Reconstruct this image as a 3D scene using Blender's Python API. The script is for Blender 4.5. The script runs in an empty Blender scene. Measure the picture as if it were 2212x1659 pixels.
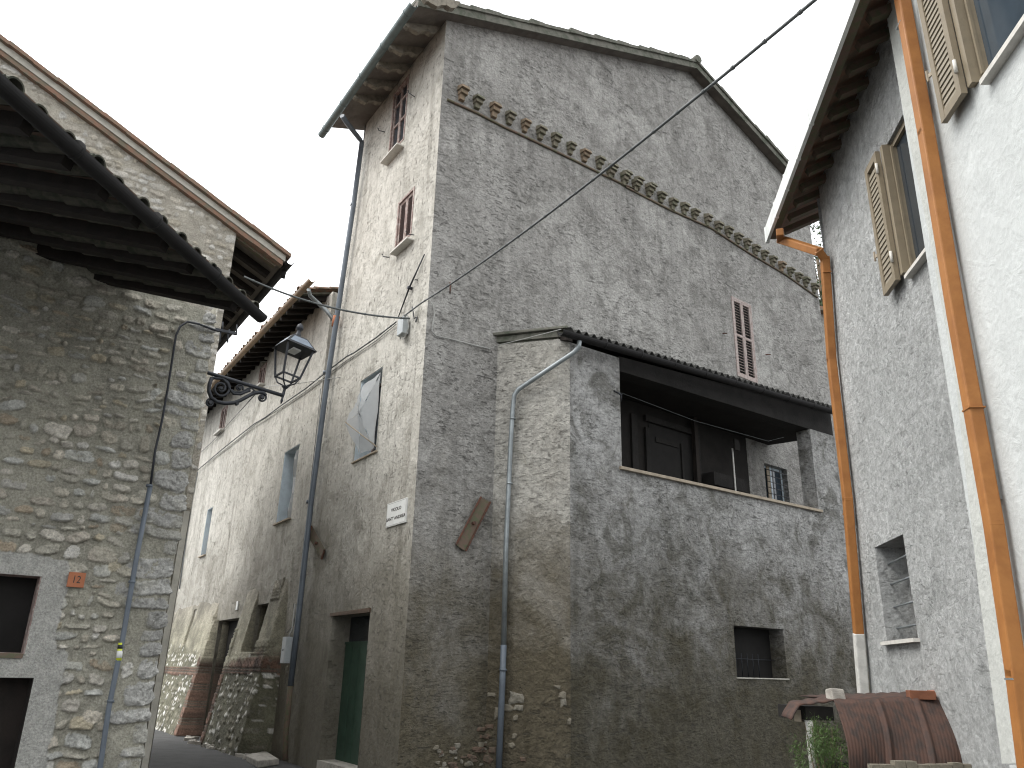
import bpy, bmesh, math, random
import numpy as np
from mathutils import Vector, Matrix
from mathutils.geometry import tessellate_polygon
random.seed(7)
R = math.radians
SC = bpy.context.scene
COL = SC.collection
# ------------------------------------------------------------------ camera
FP, CX, CY = 1700.0, 1106.0, 829.5           # focal length and centre, in photo units 2212 wide
EYE = Vector((0, 0, 1.6))
_u = Vector((113, 4630, -FP)).normalized()
_f = Vector((0, 0, -1)); _y = (_f - _u * _f.dot(_u)).normalized(); _x = _y.cross(_u)
MW = Matrix((_x, _y, _u))
cam = bpy.data.objects.new('camera', bpy.data.cameras.new('camera'))
COL.objects.link(cam); SC.camera = cam
cam.data.sensor_width = 36; cam.data.lens = FP / 2212 * 36
cam.data.clip_end = 2000; cam.data.clip_start = 0.05
cam.matrix_world = Matrix.Translation(EYE) @ MW.to_4x4()
# ------------------------------------------------------------------ sky, sun, exposure
W = bpy.data.worlds.new('World'); SC.world = W; W.use_nodes = True
nt = W.node_tree; nt.nodes.clear()
sky = nt.nodes.new('ShaderNodeTexSky'); sky.sky_type = 'NISHITA'; sky.sun_disc = False
sky.sun_elevation = R(52); sky.sun_rotation = R(-62); sky.air_density = 1.0; sky.dust_density = 6.0; sky.ozone_density = 1.0
hsv = nt.nodes.new('ShaderNodeHueSaturation'); hsv.inputs['Saturation'].default_value = 0.10
mixw = nt.nodes.new('ShaderNodeMix'); mixw.data_type = 'RGBA'; mixw.inputs['Factor'].default_value = 0.6
mixw.inputs['B'].default_value = (9.6, 9.8, 10.0, 1)   # flat cloud layer of the overcast sky
bg = nt.nodes.new('ShaderNodeBackground'); bg.inputs['Strength'].default_value = 0.12
wo = nt.nodes.new('ShaderNodeOutputWorld')
nt.links.new(sky.outputs[0], hsv.inputs['Color']); nt.links.new(hsv.outputs[0], mixw.inputs['A'])
nt.links.new(mixw.outputs['Result'], bg.inputs['Color']); nt.links.new(bg.outputs[0], wo.inputs[0])
sun = bpy.data.objects.new('sun', bpy.data.lights.new('sun', 'SUN')); COL.objects.link(sun)
sun.data.energy = 1.0; sun.data.angle = R(28); sun.data.color = (1, 0.97, 0.92)
_el, _az = R(50), R(-62)
sun.rotation_euler = (-Vector((math.sin(_az) * math.cos(_el), math.cos(_az) * math.cos(_el) * 0 - 0.25, math.sin(_el)))).to_track_quat('-Z', 'Y').to_euler()
SC.view_settings.view_transform = 'Standard'; SC.view_settings.look = 'None'
SC.view_settings.exposure = 1.15; SC.view_settings.gamma = 1
SC.render.engine = 'CYCLES'
SC.cycles.max_bounces = 6
SC.cycles.use_denoising = True
SC.cycles.filter_width = 1.15
SC.render.filter_size = 1.15
# ------------------------------------------------------------------ picture measuring
Z1 = lambda x, y: (.5 * x, .5 * y)
Z2 = lambda x, y: (.5 * x, 829.5 + .5 * y)
Z3 = lambda x, y: (674 + .5 * x, .5 * y)
Z4 = lambda x, y: (674 + .5 * x, 829.5 + .5 * y)
Z5 = lambda x, y: (1296 + .5 * x, .5 * y)
Z6 = lambda x, y: (1296 + .5 * x, 829.5 + .5 * y)
L1 = lambda x, y: (414.8 + .2083 * x, 570.3 + .2083 * y)
L2 = lambda x, y: (311 + .2917 * x, 1175.1 + .2917 * y)
L3 = lambda x, y: (691.3 + .2188 * x, .2188 * y)
L4 = lambda x, y: (725.8 + .25 * x, 362.9 + .25 * y)
L5 = lambda x, y: (1296 + .2422 * x, 760.4 + .2422 * y)
L6 = lambda x, y: (1676 + .2031 * x, 1434.3 + .2031 * y)
L7 = lambda x, y: (1866.3 + .406 * x, .406 * y)
L8 = lambda x, y: (812.2 + .0781 * x, 1036.9 + .0781 * y)
M1 = lambda x, y: (345.6 + .2605 * x, 777.7 + .2605 * y)
M2 = lambda x, y: (.3126 * x, 51.8 + .3126 * y)
M3 = lambda x, y: (898.6 + .3984 * x, .3984 * y)
M4 = lambda x, y: (1641.7 + .1875 * x, 466.6 + .1875 * y)
M5 = lambda x, y: (1036.9 + .1666 * x, 674 + .1666 * y)
M6 = lambda x, y: (.2813 * x, 1192.4 + .2813 * y)
M7 = lambda x, y: (414.8 + .1354 * x, 1192.4 + .1354 * y)

def ray(p):
    return MW @ Vector((p[0] - CX, CY - p[1], -FP))
def at_y(p, y):
    r = ray(p); return EYE + r * (y / r.y)
def at_z(p, z):
    r = ray(p); return EYE + r * ((z - EYE.z) / r.z)

class Wall:
    """vertical plane: u runs along azimuth, z up, out = distance in front of it (towards the viewer's side)"""
    def __init__(s, o, az):
        a = R(az); s.o = Vector((o[0], o[1], 0)); s.d = Vector((math.sin(a), math.cos(a), 0))
        n = Vector((math.cos(a), -math.sin(a), 0))
        if n.dot(Vector((0, 0, 0)) - s.o) < 0: n = -n
        s.n = n; s.inn = -n
    def w(s, u, z, out=0.0):
        return s.o + s.d * u + (s.n * out if out >= 0 else s.inn * -out) + Vector((0, 0, z))
    def px(s, p, out=0.0):
        r = ray(p); o = s.o + s.n * out
        t = (o - EYE).dot(s.n) / r.dot(s.n)
        P = EYE + r * t
        return ((P - s.o).dot(s.d), P.z)
    def p3(s, p, out=0.0):
        u, z = s.px(p, out); return s.w(u, z, out)

# ------------------------------------------------------------------ mesh helpers
class MB:
    def __init__(s): s.v = []; s.f = []; s.sm = []
    def poly(s, pts, smooth=False):
        b = len(s.v); s.v += [tuple(p) for p in pts]; s.f.append(tuple(range(b, b + len(pts)))); s.sm.append(smooth)
    def hexa(s, a, b):
        """a, b: two quads (4 pts each) joined to a closed block"""
        k = len(s.v); s.v += [tuple(p) for p in a] + [tuple(p) for p in b]
        for q in ((0, 1, 2, 3), (7, 6, 5, 4), (0, 4, 5, 1), (1, 5, 6, 2), (2, 6, 7, 3), (3, 7, 4, 0)):
            s.f.append(tuple(k + i for i in q)); s.sm.append(False)
        return s
    def box(s, c, ax, ay, az):
        """centre and three half-axis vectors"""
        c = Vector(c)
        lo = [c - ax - ay - az, c + ax - ay - az, c + ax + ay - az, c - ax + ay - az]
        hi = [p + az * 2 for p in lo]
        return s.hexa(lo, hi)
    def pbox(s, pl, u0, u1, z0, z1, o0, o1):
        lo = [pl.w(u0, z0, o0), pl.w(u1, z0, o0), pl.w(u1, z1, o0), pl.w(u0, z1, o0)]
        hi = [pl.w(u0, z0, o1), pl.w(u1, z0, o1), pl.w(u1, z1, o1), pl.w(u0, z1, o1)]
        return s.hexa(lo, hi)
    def bar(s, a, b, w, h, up=Vector((0, 0, 1))):
        a = Vector(a); b = Vector(b); d = (b - a)
        side = d.cross(up).normalized() * (w / 2); upv = side.cross(d).normalized() * (h / 2)
        return s.hexa([a - side - upv, a + side - upv, a + side + upv, a - side + upv],
                      [b - side - upv, b + side - upv, b + side + upv, b - side + upv])
    def tube(s, pts, r, n=10, cap=True):
        pts = [Vector(p) for p in pts]; rr = r if isinstance(r, (list, tuple)) else [r] * len(pts)
        k = len(s.v); prev = None
        for i, p in enumerate(pts):
            t = (pts[min(i + 1, len(pts) - 1)] - pts[max(i - 1, 0)]).normalized()
            if prev is None:
                ref = Vector((0, 0, 1)) if abs(t.z) < .9 else Vector((1, 0, 0))
                x = t.cross(ref).normalized()
            else:
                x = (prev - t * prev.dot(t)).normalized()
            prev = x; y = t.cross(x)
            for j in range(n):
                a = 2 * math.pi * j / n
                s.v.append(tuple(p + (x * math.cos(a) + y * math.sin(a)) * rr[i]))
        for i in range(len(pts) - 1):
            for j in range(n):
                a = k + i * n + j; b = k + i * n + (j + 1) % n
                s.f.append((a, b, b + n, a + n)); s.sm.append(True)
        if cap:
            s.f.append(tuple(k + j for j in reversed(range(n)))); s.sm.append(False)
            s.f.append(tuple(k + (len(pts) - 1) * n + j for j in range(n))); s.sm.append(False)
        return s
    def gutter(s, a, b, r, n=10, wall=.006, up=Vector((0, 0, 1))):
        """half-round open channel from a to b"""
        a = Vector(a); b = Vector(b); d = (b - a).normalized(); side = d.cross(up).normalized(); upv = side.cross(d)
        rings = []
        for rad in (r, r - wall):
            for p in (a, b):
                rings.append([p + side * (rad * math.cos(math.pi * j / n)) - upv * (rad * math.sin(math.pi * j / n)) for j in range(n + 1)])
        for q in range(n):
            s.poly([rings[0][q], rings[0][q + 1], rings[1][q + 1], rings[1][q]], True)
            s.poly([rings[2][q], rings[2][q + 1], rings[3][q + 1], rings[3][q]], True)
        for e in (0, 1):
            for q in range(n):
                s.poly([rings[e][q], rings[e][q + 1], rings[e + 2][q + 1], rings[e + 2][q]])
        for q in (0, n):
            s.poly([rings[0][q], rings[1][q], rings[3][q], rings[2][q]])
        return s
    def rough(s, amt):
        rnd = random.Random(len(s.v))
        s.v = [(x + rnd.uniform(-amt, amt), y + rnd.uniform(-amt, amt), z + rnd.uniform(-amt, amt)) for x, y, z in s.v]
        return s
    def build(s, name, mat, parent=None, label=None, bevel=0, merge=False):
        me = bpy.data.meshes.new(name); me.from_pydata(s.v, [], s.f); me.update()
        me.polygons.foreach_set('use_smooth', s.sm)
        if merge:
            bm = bmesh.new(); bm.from_mesh(me); bmesh.ops.remove_doubles(bm, verts=bm.verts, dist=2e-5); bm.to_mesh(me); bm.free()
        return link(name, me, mat, parent, label, bevel)

def link(name, me, mat, parent=None, label=None, bevel=0):
    o = bpy.data.objects.new(name, me); COL.objects.link(o)
    if mat: me.materials.append(mat)
    if parent is not None:
        o.parent = parent; o.matrix_parent_inverse = parent_world(parent).inverted()
    if label: o['label'] = label
    if bevel:
        m = o.modifiers.new('bevel', 'BEVEL'); m.width = bevel; m.segments = 2; m.limit_method = 'ANGLE'
    return o
_pw = {}
def parent_world(p): return _pw.get(p.name, Matrix.Identity(4))
def thing(name, label, cat, loc=(0, 0, 0), group=None):
    o = bpy.data.objects.new(name, None); COL.objects.link(o); o.location = loc
    o.empty_display_size = .2
    _pw[o.name] = Matrix.Translation(Vector(loc)); o['label'] = label; o['category'] = cat
    if group: o['group'] = group
    return o
def tag(o, label, cat, group=None):
    o['label'] = label; o['category'] = cat
    if group: o['group'] = group
    return o

def sheet(mb, pl, outline, holes=(), out=0.0, thick=0.3, depth=None):
    """wall slab with openings: front, back, rim and reveals"""
    loops = [outline] + list(holes)
    flat = [p for l in loops for p in l]
    tris = tessellate_polygon([[Vector((p[0], p[1], 0)) for p in l] for l in loops])
    for o in (out, out - thick):
        k = len(mb.v); mb.v += [tuple(pl.w(p[0], p[1], o)) for p in flat]
        for t in tris: mb.f.append(tuple(k + i for i in t)); mb.sm.append(False)
    for l in loops:
        for i in range(len(l)):
            a, b = l[i], l[(i + 1) % len(l)]
            mb.poly([pl.w(a[0], a[1], out), pl.w(b[0], b[1], out), pl.w(b[0], b[1], out - thick), pl.w(a[0], a[1], out - thick)])
    return mb
def rect(u0, u1, z0, z1):
    u0, u1 = sorted((u0, u1)); z0, z1 = sorted((z0, z1))
    return [(u0, z0), (u1, z0), (u1, z1), (u0, z1)]

# ------------------------------------------------------------------ materials
def mat_base(name):
    m = bpy.data.materials.new(name); m.use_nodes = True; n = m.node_tree
    n.nodes.clear(); o = n.nodes.new('ShaderNodeOutputMaterial'); b = n.nodes.new('ShaderNodeBsdfPrincipled')
    n.links.new(b.outputs[0], o.inputs[0]); return m, n, b
class NT:
    def __init__(s, n): s.n = n; s.tc = n.nodes.new('ShaderNodeTexCoord')
    def _in(s, sock, v):
        if isinstance(v, bpy.types.NodeSocket): s.n.links.new(v, sock)
        elif isinstance(v, (tuple, list)) and len(v) == 3 and sock.type == 'RGBA': sock.default_value = (*v, 1)
        else: sock.default_value = v
    def coord(s, sc=(1, 1, 1), rot=(0, 0, 0)):
        m = s.n.nodes.new('ShaderNodeMapping'); s.n.links.new(s.tc.outputs['Object'], m.inputs[0])
        m.inputs['Scale'].default_value = sc; m.inputs['Rotation'].default_value = rot; return m.outputs[0]
    def noise(s, scale, detail=6, rough=.6, dist=0, co=None):
        t = s.n.nodes.new('ShaderNodeTexNoise'); s.n.links.new(co or s.coord(), t.inputs['Vector'])
        t.inputs['Scale'].default_value = scale; t.inputs['Detail'].default_value = detail
        t.inputs['Roughness'].default_value = rough; t.inputs['Distortion'].default_value = dist; return t.outputs[0]
    def vor(s, scale, feat='F1', co=None, out=0):
        t = s.n.nodes.new('ShaderNodeTexVoronoi'); t.feature = feat; s.n.links.new(co or s.coord(), t.inputs['Vector'])
        t.inputs['Scale'].default_value = scale; return t.outputs[out]
    def ramp(s, v, a, b, lo=0.0, hi=1.0):
        r = s.n.nodes.new('ShaderNodeMapRange'); r.interpolation_type = 'SMOOTHSTEP'
        s._in(r.inputs['Value'], v); r.inputs['From Min'].default_value = a; r.inputs['From Max'].default_value = b
        r.inputs['To Min'].default_value = lo; r.inputs['To Max'].default_value = hi; return r.outputs[0]
    def mix(s, f, a, b, mode='MIX'):
        m = s.n.nodes.new('ShaderNodeMix'); m.data_type = 'RGBA'; m.blend_type = mode
        s._in(m.inputs['Factor'], f); s._in(m.inputs['A'], a); s._in(m.inputs['B'], b); return m.outputs['Result']
    def math(s, op, a, b=0.0):
        m = s.n.nodes.new('ShaderNodeMath'); m.operation = op; s._in(m.inputs[0], a); s._in(m.inputs[1], b); return m.outputs[0]
    def z(s):
        x = s.n.nodes.new('ShaderNodeSeparateXYZ'); s.n.links.new(s.tc.outputs['Object'], x.inputs[0]); return x.outputs[2]
    def bump(s, h, strength, dist, nrm=None):
        b = s.n.nodes.new('ShaderNodeBump'); s._in(b.inputs['Height'], h)
        b.inputs['Strength'].default_value = strength; b.inputs['Distance'].default_value = dist
        if nrm: s.n.links.new(nrm, b.inputs['Normal'])
        return b.outputs[0]
def set_in(b, n, **kw):
    for k, v in kw.items():
        k = k.replace('_', ' ').title() if k not in ('IOR',) else k
        s = b.inputs[k]
        if isinstance(v, bpy.types.NodeSocket): n.links.new(v, s)
        elif isinstance(v, tuple) and len(v) == 3: s.default_value = (*v, 1)
        else: s.default_value = v

def plaster(name, light, mid, dark, relief=.03, coarse=9, grain=55, streak=.4, damp=None, damp_z=(1.2, 4.5), blot=(.42, .62), spots=.5, gc=(.62, 1.28), fleck=0.0, scratch=0.0, wave=1.0, gr=.5, pits=.4, dash=0.0, pit_s=None, band=None):
    m, n, b = mat_base(name); t = NT(n)
    big = t.noise(.5, 6, .62, .5)
    c = t.mix(t.ramp(big, .38, .62), light, mid)
    md = t.noise(1.7, 8, .7, .8)
    c = t.mix(t.ramp(md, blot[0], blot[1], 0, .85), c, dark)
    md2 = t.noise(4.5, 9, .72, .5)
    c = t.mix(t.ramp(md2, .53, .74, 0, spots), c, tuple(x * .6 for x in dark))
    c = t.mix(t.ramp(t.noise(3.1, 8, .7, .4), .54, .70, 0, .35), c, tuple(min(.85, x * 1.25) for x in light))
    if streak:
        st = t.noise(1.0, 7, .62, .4, co=t.coord((4, 4, .3)))
        c = t.mix(t.ramp(st, .5, .70, 0, streak), c, tuple(x * .8 for x in dark))
    if damp:
        zz = t.math('ADD', t.z(), t.math('MULTIPLY', t.math('SUBTRACT', t.noise(.8, 8, .68, .6), .5), 6.5))
        c = t.mix(t.ramp(zz, damp_z[0], damp_z[1], .9, 0), c, damp)
    g = t.noise(grain * .3, 9, .86, .3)
    c = t.mix(1.0, c, t.mix(t.ramp(g, .32, .68), (gc[0],) * 3, (gc[1],) * 3), 'MULTIPLY')
    if fleck:      # pits and trowel nicks that hold dirt
        fl = t.noise(14, 6, .62, .4, co=t.coord((1.2, 1.2, .45), (.25, .2, 0)))
        c = t.mix(t.ramp(fl, .60, .68, 0, fleck), c, tuple(x * .45 for x in dark))
    if dash:       # short trowel scratches and torn edges in two directions
        d1 = t.noise(5.5, 5, .68, .5, co=t.coord((1.0, 1.0, 3.6), (.45, .45, .2))); d2 = t.noise(7.5, 5, .68, .5, co=t.coord((1.0, 1.0, 3.2), (-.5, -.35, .1)))
        dd = t.math('MAXIMUM', t.ramp(d1, .585, .65), t.ramp(d2, .60, .66))
        dd = t.math('MULTIPLY', dd, t.ramp(t.noise(1.3, 5, .65, .5), .40, .60, .12, 1))
        c = t.mix(t.math('MULTIPLY', dd, dash), c, tuple(x * .42 for x in dark))
    if band:       # run-off streaks below the projecting course
        z0_, z1_, z2_, amt = band
        zz_ = t.z(); stq = t.ramp(t.noise(1.0, 6, .6, .3, co=t.coord((3.2, 3.2, .22))), .44, .66)
        bm_ = t.math('MULTIPLY', t.math('MULTIPLY', stq, amt), t.math('MULTIPLY', t.ramp(zz_, z0_, z1_), t.ramp(zz_, z1_, z2_, 1, 0)))
        c = t.mix(bm_, c, tuple(x * .6 for x in dark))
    pit = t.vor(pit_s or grain * .4)
    pm_ = t.ramp(t.noise(1.1, 5, .65, .8), .42, .62, .05, 1)
    c = t.mix(t.math('MULTIPLY', t.ramp(pit, .08, .24, pits, 0), pm_), c, tuple(x * .35 for x in dark))  # crevice darkness put into the colour over the pits
    h1 = t.noise(coarse, 9, .62, 1.0)
    h2 = t.vor(grain * .55)
    h3 = g
    h = t.math('ADD', t.math('MULTIPLY', h1, 1.6 * wave), t.math('ADD', t.math('MULTIPLY', h2, .4), t.math('MULTIPLY', h3, gr)))
    if scratch:
        sc_ = t.noise(10, 7, .65, .6, co=t.coord((1, 1, 2.6), (.5, .5, .3)))
        h = t.math('ADD', h, t.math('MULTIPLY', sc_, scratch))
    if dash: h = t.math('SUBTRACT', h, t.math('MULTIPLY', dd, .9))
    h = t.math('SUBTRACT', h, t.math('MULTIPLY', t.math('MULTIPLY', t.ramp(pit, .08, .24, 1, 0), pits), pm_))
    if fleck: h = t.math('SUBTRACT', h, t.math('MULTIPLY', t.ramp(fl, .58, .68), .5))
    set_in(b, n, base_color=c, roughness=.95, normal=t.bump(h, 1.0, relief))
    b.inputs['Specular IOR Level'].default_value = .2
    return m
def attr_mat(name, relief=.014, scale=55, rough=.9, gain=(.68, 1.16)):
    """uses the albedo of each stone / joint / brick laid down with the mesh"""
    m, n, b = mat_base(name); t = NT(n)
    a = n.nodes.new('ShaderNodeAttribute'); a.attribute_name = 'Col'
    g = t.noise(scale, 7, .7); g2 = t.noise(scale * .2, 6, .7)
    c = t.mix(1.0, a.outputs['Color'], t.mix(t.ramp(g, .3, .7), (gain[0],) * 3, (gain[1],) * 3), 'MULTIPLY')
    c = t.mix(1.0, c, t.mix(t.ramp(g2, .3, .7), (.82,) * 3, (1.1,) * 3), 'MULTIPLY')
    h = t.math('ADD', g, t.math('MULTIPLY', t.noise(scale * .35, 8, .7, 1.0), 2.0))
    set_in(b, n, base_color=c, roughness=rough, normal=t.bump(h, 1.0, relief)); b.inputs['Specular IOR Level'].default_value = .25
    return m
def simple(name, col, rough=.7, var=.25, scale=8, relief=.002, metal=0.0, col2=None, stretch=(1, 1, 1), spec=.4, thr=(.4, .65)):
    m, n, b = mat_base(name); t = NT(n); co = t.coord(stretch)
    c2 = col2 or tuple(x * (1 - var) for x in col)
    nz = t.noise(scale, 7, .65, .3, co=co)
    c = t.mix(t.ramp(nz, *thr), col, c2)
    f = t.noise(scale * 9, 4, .7, co=co)
    c = t.mix(1.0, c, t.mix(f, (1 - var * .6,) * 3, (1 + var * .3,) * 3), 'MULTIPLY')
    set_in(b, n, base_color=c, roughness=rough, metallic=metal, normal=t.bump(t.math('ADD', f, nz), .8, relief))
    b.inputs['Specular IOR Level'].default_value = spec
    return m
def glass_dark(name, col=(.02, .025, .03), rough=.08):
    m, n, b = mat_base(name); t = NT(n)
    set_in(b, n, base_color=t.mix(t.noise(2.5, 4), col, tuple(x * 2.2 for x in col)), roughness=rough)
    b.inputs['Specular IOR Level'].default_value = .6
    return m

MT = {}
MT['F'] = plaster('pale_plaster', (.57, .55, .50), (.47, .45, .405), (.32, .305, .265), relief=.016, coarse=3.5, grain=34, streak=.6, damp=(.13, .118, .088), damp_z=(.6, 6.0), blot=(.47, .68), spots=.55, gc=(.80, 1.14), fleck=.85, gr=.4, pits=.25, pit_s=9, dash=.2)
MT['G'] = plaster('grey_render', (.45, .44, .415), (.355, .345, .325), (.22, .214, .198), relief=.036, coarse=5, grain=34, streak=.35, damp=(.105, .088, .052), damp_z=(.4, 5.4), blot=(.45, .66), spots=.6, gc=(.70, 1.22), scratch=1.0, gr=.9, pits=.45, pit_s=10, dash=.5, band=(9.8, 11.9, 12.1, .38))
MT['AL'] = plaster('rough_light_render', (.60, .58, .53), (.50, .48, .435), (.35, .335, .29), relief=.055, coarse=5, grain=26, streak=.2, damp=(.105, .085, .048), damp_z=(1.6, 5.4), blot=(.5, .7), spots=.4, gc=(.68, 1.22), gr=1.1, pits=.4, pit_s=12, dash=.4)
MT['AF'] = plaster('rough_grey_render', (.56, .555, .54), (.42, .417, .40), (.20, .197, .175), relief=.065, coarse=4, grain=24, streak=.3, damp=(.090, .078, .047), damp_z=(.9, 5.0), blot=(.46, .64), spots=.6, gc=(.66, 1.26), scratch=.9, gr=1.1, pits=.4, pit_s=11, dash=.55)
MT['R1'] = plaster('granular_stucco', (.66, .67, .66), (.58, .59, .58), (.45, .46, .45), relief=.034, coarse=8, grain=40, streak=.12, blot=(.48, .75), spots=.3, gc=(.62, 1.2), gr=1.6, wave=.9, pits=.35, pit_s=22, dash=.2)
MT['R2'] = plaster('white_stucco', (.55, .57, .56), (.51, .53, .52), (.45, .47, .455), relief=.006, coarse=7, grain=40, streak=.10, blot=(.55, .85), spots=.14, gc=(.93, 1.05), gr=.7, pits=.1)
MT['strip'] = plaster('smooth_render', (.53, .54, .51), (.48, .49, .46), (.40, .41, .38), relief=.006, coarse=9, grain=46, streak=.15, blot=(.5, .85), spots=.25, gc=(.9, 1.08), pits=.2)
MT['stone'] = attr_mat('rubble_masonry')
MT['brick'] = attr_mat('weathered_scarp', relief=.012, scale=26)
MT['soffit'] = simple('weathered_soffit', (.17, .15, .13), .9, .3, 3, .004)
MT['wood_dark'] = simple('dark_wood', (.018, .013, .010), .85, .4, 6, .004, stretch=(1, 1, 1))
MT['soffit_tile'] = simple('flat_tile_soffit', (.10, .065, .045), .9, .4, 4, .004)
MT['hood_glass'] = simple('hood_glass', (.20, .24, .29), .25, .2, 6, .0004)
MT['beam'] = simple('shade_stained_beam', (.018, .0165, .015), .95, .4, 3, .01)  # shade under the gutter and loggia roof, plus stain, put into the colour
MT['shutter_pale'] = simple('faded_pinkish_shutter', (.42, .36, .335), .85, .3, 14, .002, col2=(.31, .245, .225))
MT['shade_dark'] = simple('shade_dark', (.014, .012, .010), .95, .4, 3, .004)  # near-black colour painted in place of shade under roofs
MT['mossy_brick'] = simple('mossy_brick', (.21, .185, .14), .95, .4, 10, .01, col2=(.13, .135, .09))
MT['wood_grey'] = simple('grey_carved_timber', (.26, .235, .19), .9, .35, 9, .006)
MT['tile'] = simple('old_terracotta', (.25, .15, .105), .9, .35, 7, .004, col2=(.17, .15, .11))
MT['tile_dark'] = simple('mossy_tile', (.10, .095, .075), .95, .4, 9, .006, col2=(.05, .055, .04))
MT['verge'] = simple('mossy_concrete_verge', (.17, .165, .14), .95, .4, 5, .012, col2=(.09, .10, .075))
MT['cement'] = simple('cement_band', (.50, .48, .42), .95, .2, 5, .006)
MT['gutter_green'] = simple('green_grey_sheet', (.15, .19, .19), .5, .2, 4, .001, metal=.3)
MT['pipe_blue'] = simple('blue_grey_pipe', (.13, .155, .185), .45, .2, 3, .0008)
MT['pipe_grey'] = simple('galvanised_pipe', (.30, .33, .34), .4, .25, 5, .0008, metal=.5)
MT['gutter_dark'] = simple('dark_sheet_gutter', (.014, .013, .013), .75, .3, 4, .001)
MT['gutter_brown'] = simple('copper_brown_gutter', (.26, .17, .09), .5, .25, 4, .001, col2=(.19, .14, .09))
MT['gutter_white'] = simple('white_gutter', (.80, .82, .80), .5, .15, 4, .001)
MT['orange'] = simple('orange_painted_pipe', (.37, .155, .042), .55, .25, 3, .001, col2=(.29, .115, .03))
MT['white_paint'] = simple('chalky_white_paint', (.62, .61, .57), .8, .2, 10, .001)
MT['shutter_red'] = simple('faded_brown_shutter', (.26, .185, .165), .85, .3, 14, .002, col2=(.40, .34, .31), thr=(.45, .6))
MT['slat_red'] = simple('dark_brown_slat', (.12, .08, .07), .85, .3, 14, .002)
MT['shutter_bronze'] = simple('bronze_shutter', (.235, .195, .135), .5, .12, 8, .0005)
MT['slat_bronze'] = simple('bronze_slat', (.27, .235, .175), .5, .1, 8, .0005)
MT['marble'] = simple('travertine_sill', (.62, .60, .55), .7, .15, 12, .001)
MT['sill_tan'] = simple('tan_stone_sill', (.40, .34, .26), .85, .25, 10, .003)
MT['blue'] = simple('pale_blue_limewash', (.74, .85, .92), .9, .12, 5, .002)
MT['green_door'] = simple('green_painted_door', (.045, .088, .062), .6, .25, 5, .001)
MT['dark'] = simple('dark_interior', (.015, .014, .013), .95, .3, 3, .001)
MT['glass'] = glass_dark('dark_glass')
MT['glass_sky'] = glass_dark('window_glass', (.03, .04, .05), .05)
MT['iron'] = simple('black_iron', (.035, .038, .045), .5, .3, 10, .0008, metal=.3)
MT['rust_iron'] = simple('rusty_iron', (.13, .055, .035), .85, .4, 12, .003, col2=(.07, .045, .035))
MT['rust_sheet'] = simple('rusty_sheet', (.078, .042, .031), .85, .35, 3.5, .002, col2=(.042, .03, .026), stretch=(5, 5, .8))
MT['cable'] = simple('grey_cable', (.10, .11, .11), .6, .2, 10, .0004)
MT['cable_light'] = simple('pale_wire', (.36, .36, .34), .6, .2, 10, .0004)
MT['grey_box'] = simple('grey_plastic', (.42, .45, .46), .5, .1, 8, .0004)
MT['sign'] = simple('white_sign', (.74, .75, .73), .55, .08, 6, .0004)
MT['sign_ink'] = simple('sign_lettering', (.05, .045, .04), .6, .2, 6, .0002)
MT['clay_plate'] = simple('clay_plate', (.42, .16, .08), .8, .15, 8, .001)
MT['road'] = simple('old_asphalt', (.055, .055, .055), .8, .35, 3, .01, spec=.5)
MT['rubble'] = simple('pale_limestone', (.50, .47, .42), .9, .3, 9, .01)
MT['st_a'] = simple('dirty_limestone', (.28, .26, .215), .95, .45, 14, .012, col2=(.15, .14, .11))
MT['st_b'] = simple('dirty_brick', (.17, .115, .085), .95, .45, 14, .012, col2=(.12, .10, .075))
MT['st_c'] = simple('brown_stone', (.24, .215, .165), .95, .45, 14, .012, col2=(.17, .155, .12))
MT['plank2'] = simple('tan_brick', (.26, .19, .13), .9, .3, 10, .004, col2=(.17, .145, .10))
MT['plank'] = simple('weathered_plank', (.16, .11, .085), .9, .4, 12, .004, col2=(.11, .12, .07))
MT['brick_red'] = simple('brick', (.34, .15, .10), .9, .3, 9, .004)
MT['brick_orange'] = simple('orange_brick', (.19, .075, .04), .9, .2, 9, .004)
MT['corrugated'] = simple('dark_fibre_cement', (.07, .07, .065), .95, .35, 6, .004)
MT['yellow'] = simple('yellow_sticker', (.65, .72, .06), .5, .05, 8, .0002)
MT['bark'] = simple('bark', (.12, .09, .06), .95, .3, 8, .01)
def leafmat(name, c1, c2):
    m, n, b = mat_base(name); t = NT(n)
    set_in(b, n, base_color=t.mix(t.noise(6, 4), c1, c2), roughness=.6); b.inputs['Subsurface Weight'].default_value = .0
    return m
MT['leaf'] = leafmat('bright_leaf', (.075, .13, .025), (.035, .07, .015))
MT['leaf_far'] = leafmat('dark_leaf', (.06, .10, .035), (.03, .06, .02))
def clothmat():
    m, n, b = mat_base('torn_grey_net'); t = NT(n)
    set_in(b, n, base_color=t.mix(t.noise(5, 5), (.46, .47, .47), (.36, .37, .37)), roughness=.9, alpha=.78)
    return m
MT['net'] = clothmat()

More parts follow.
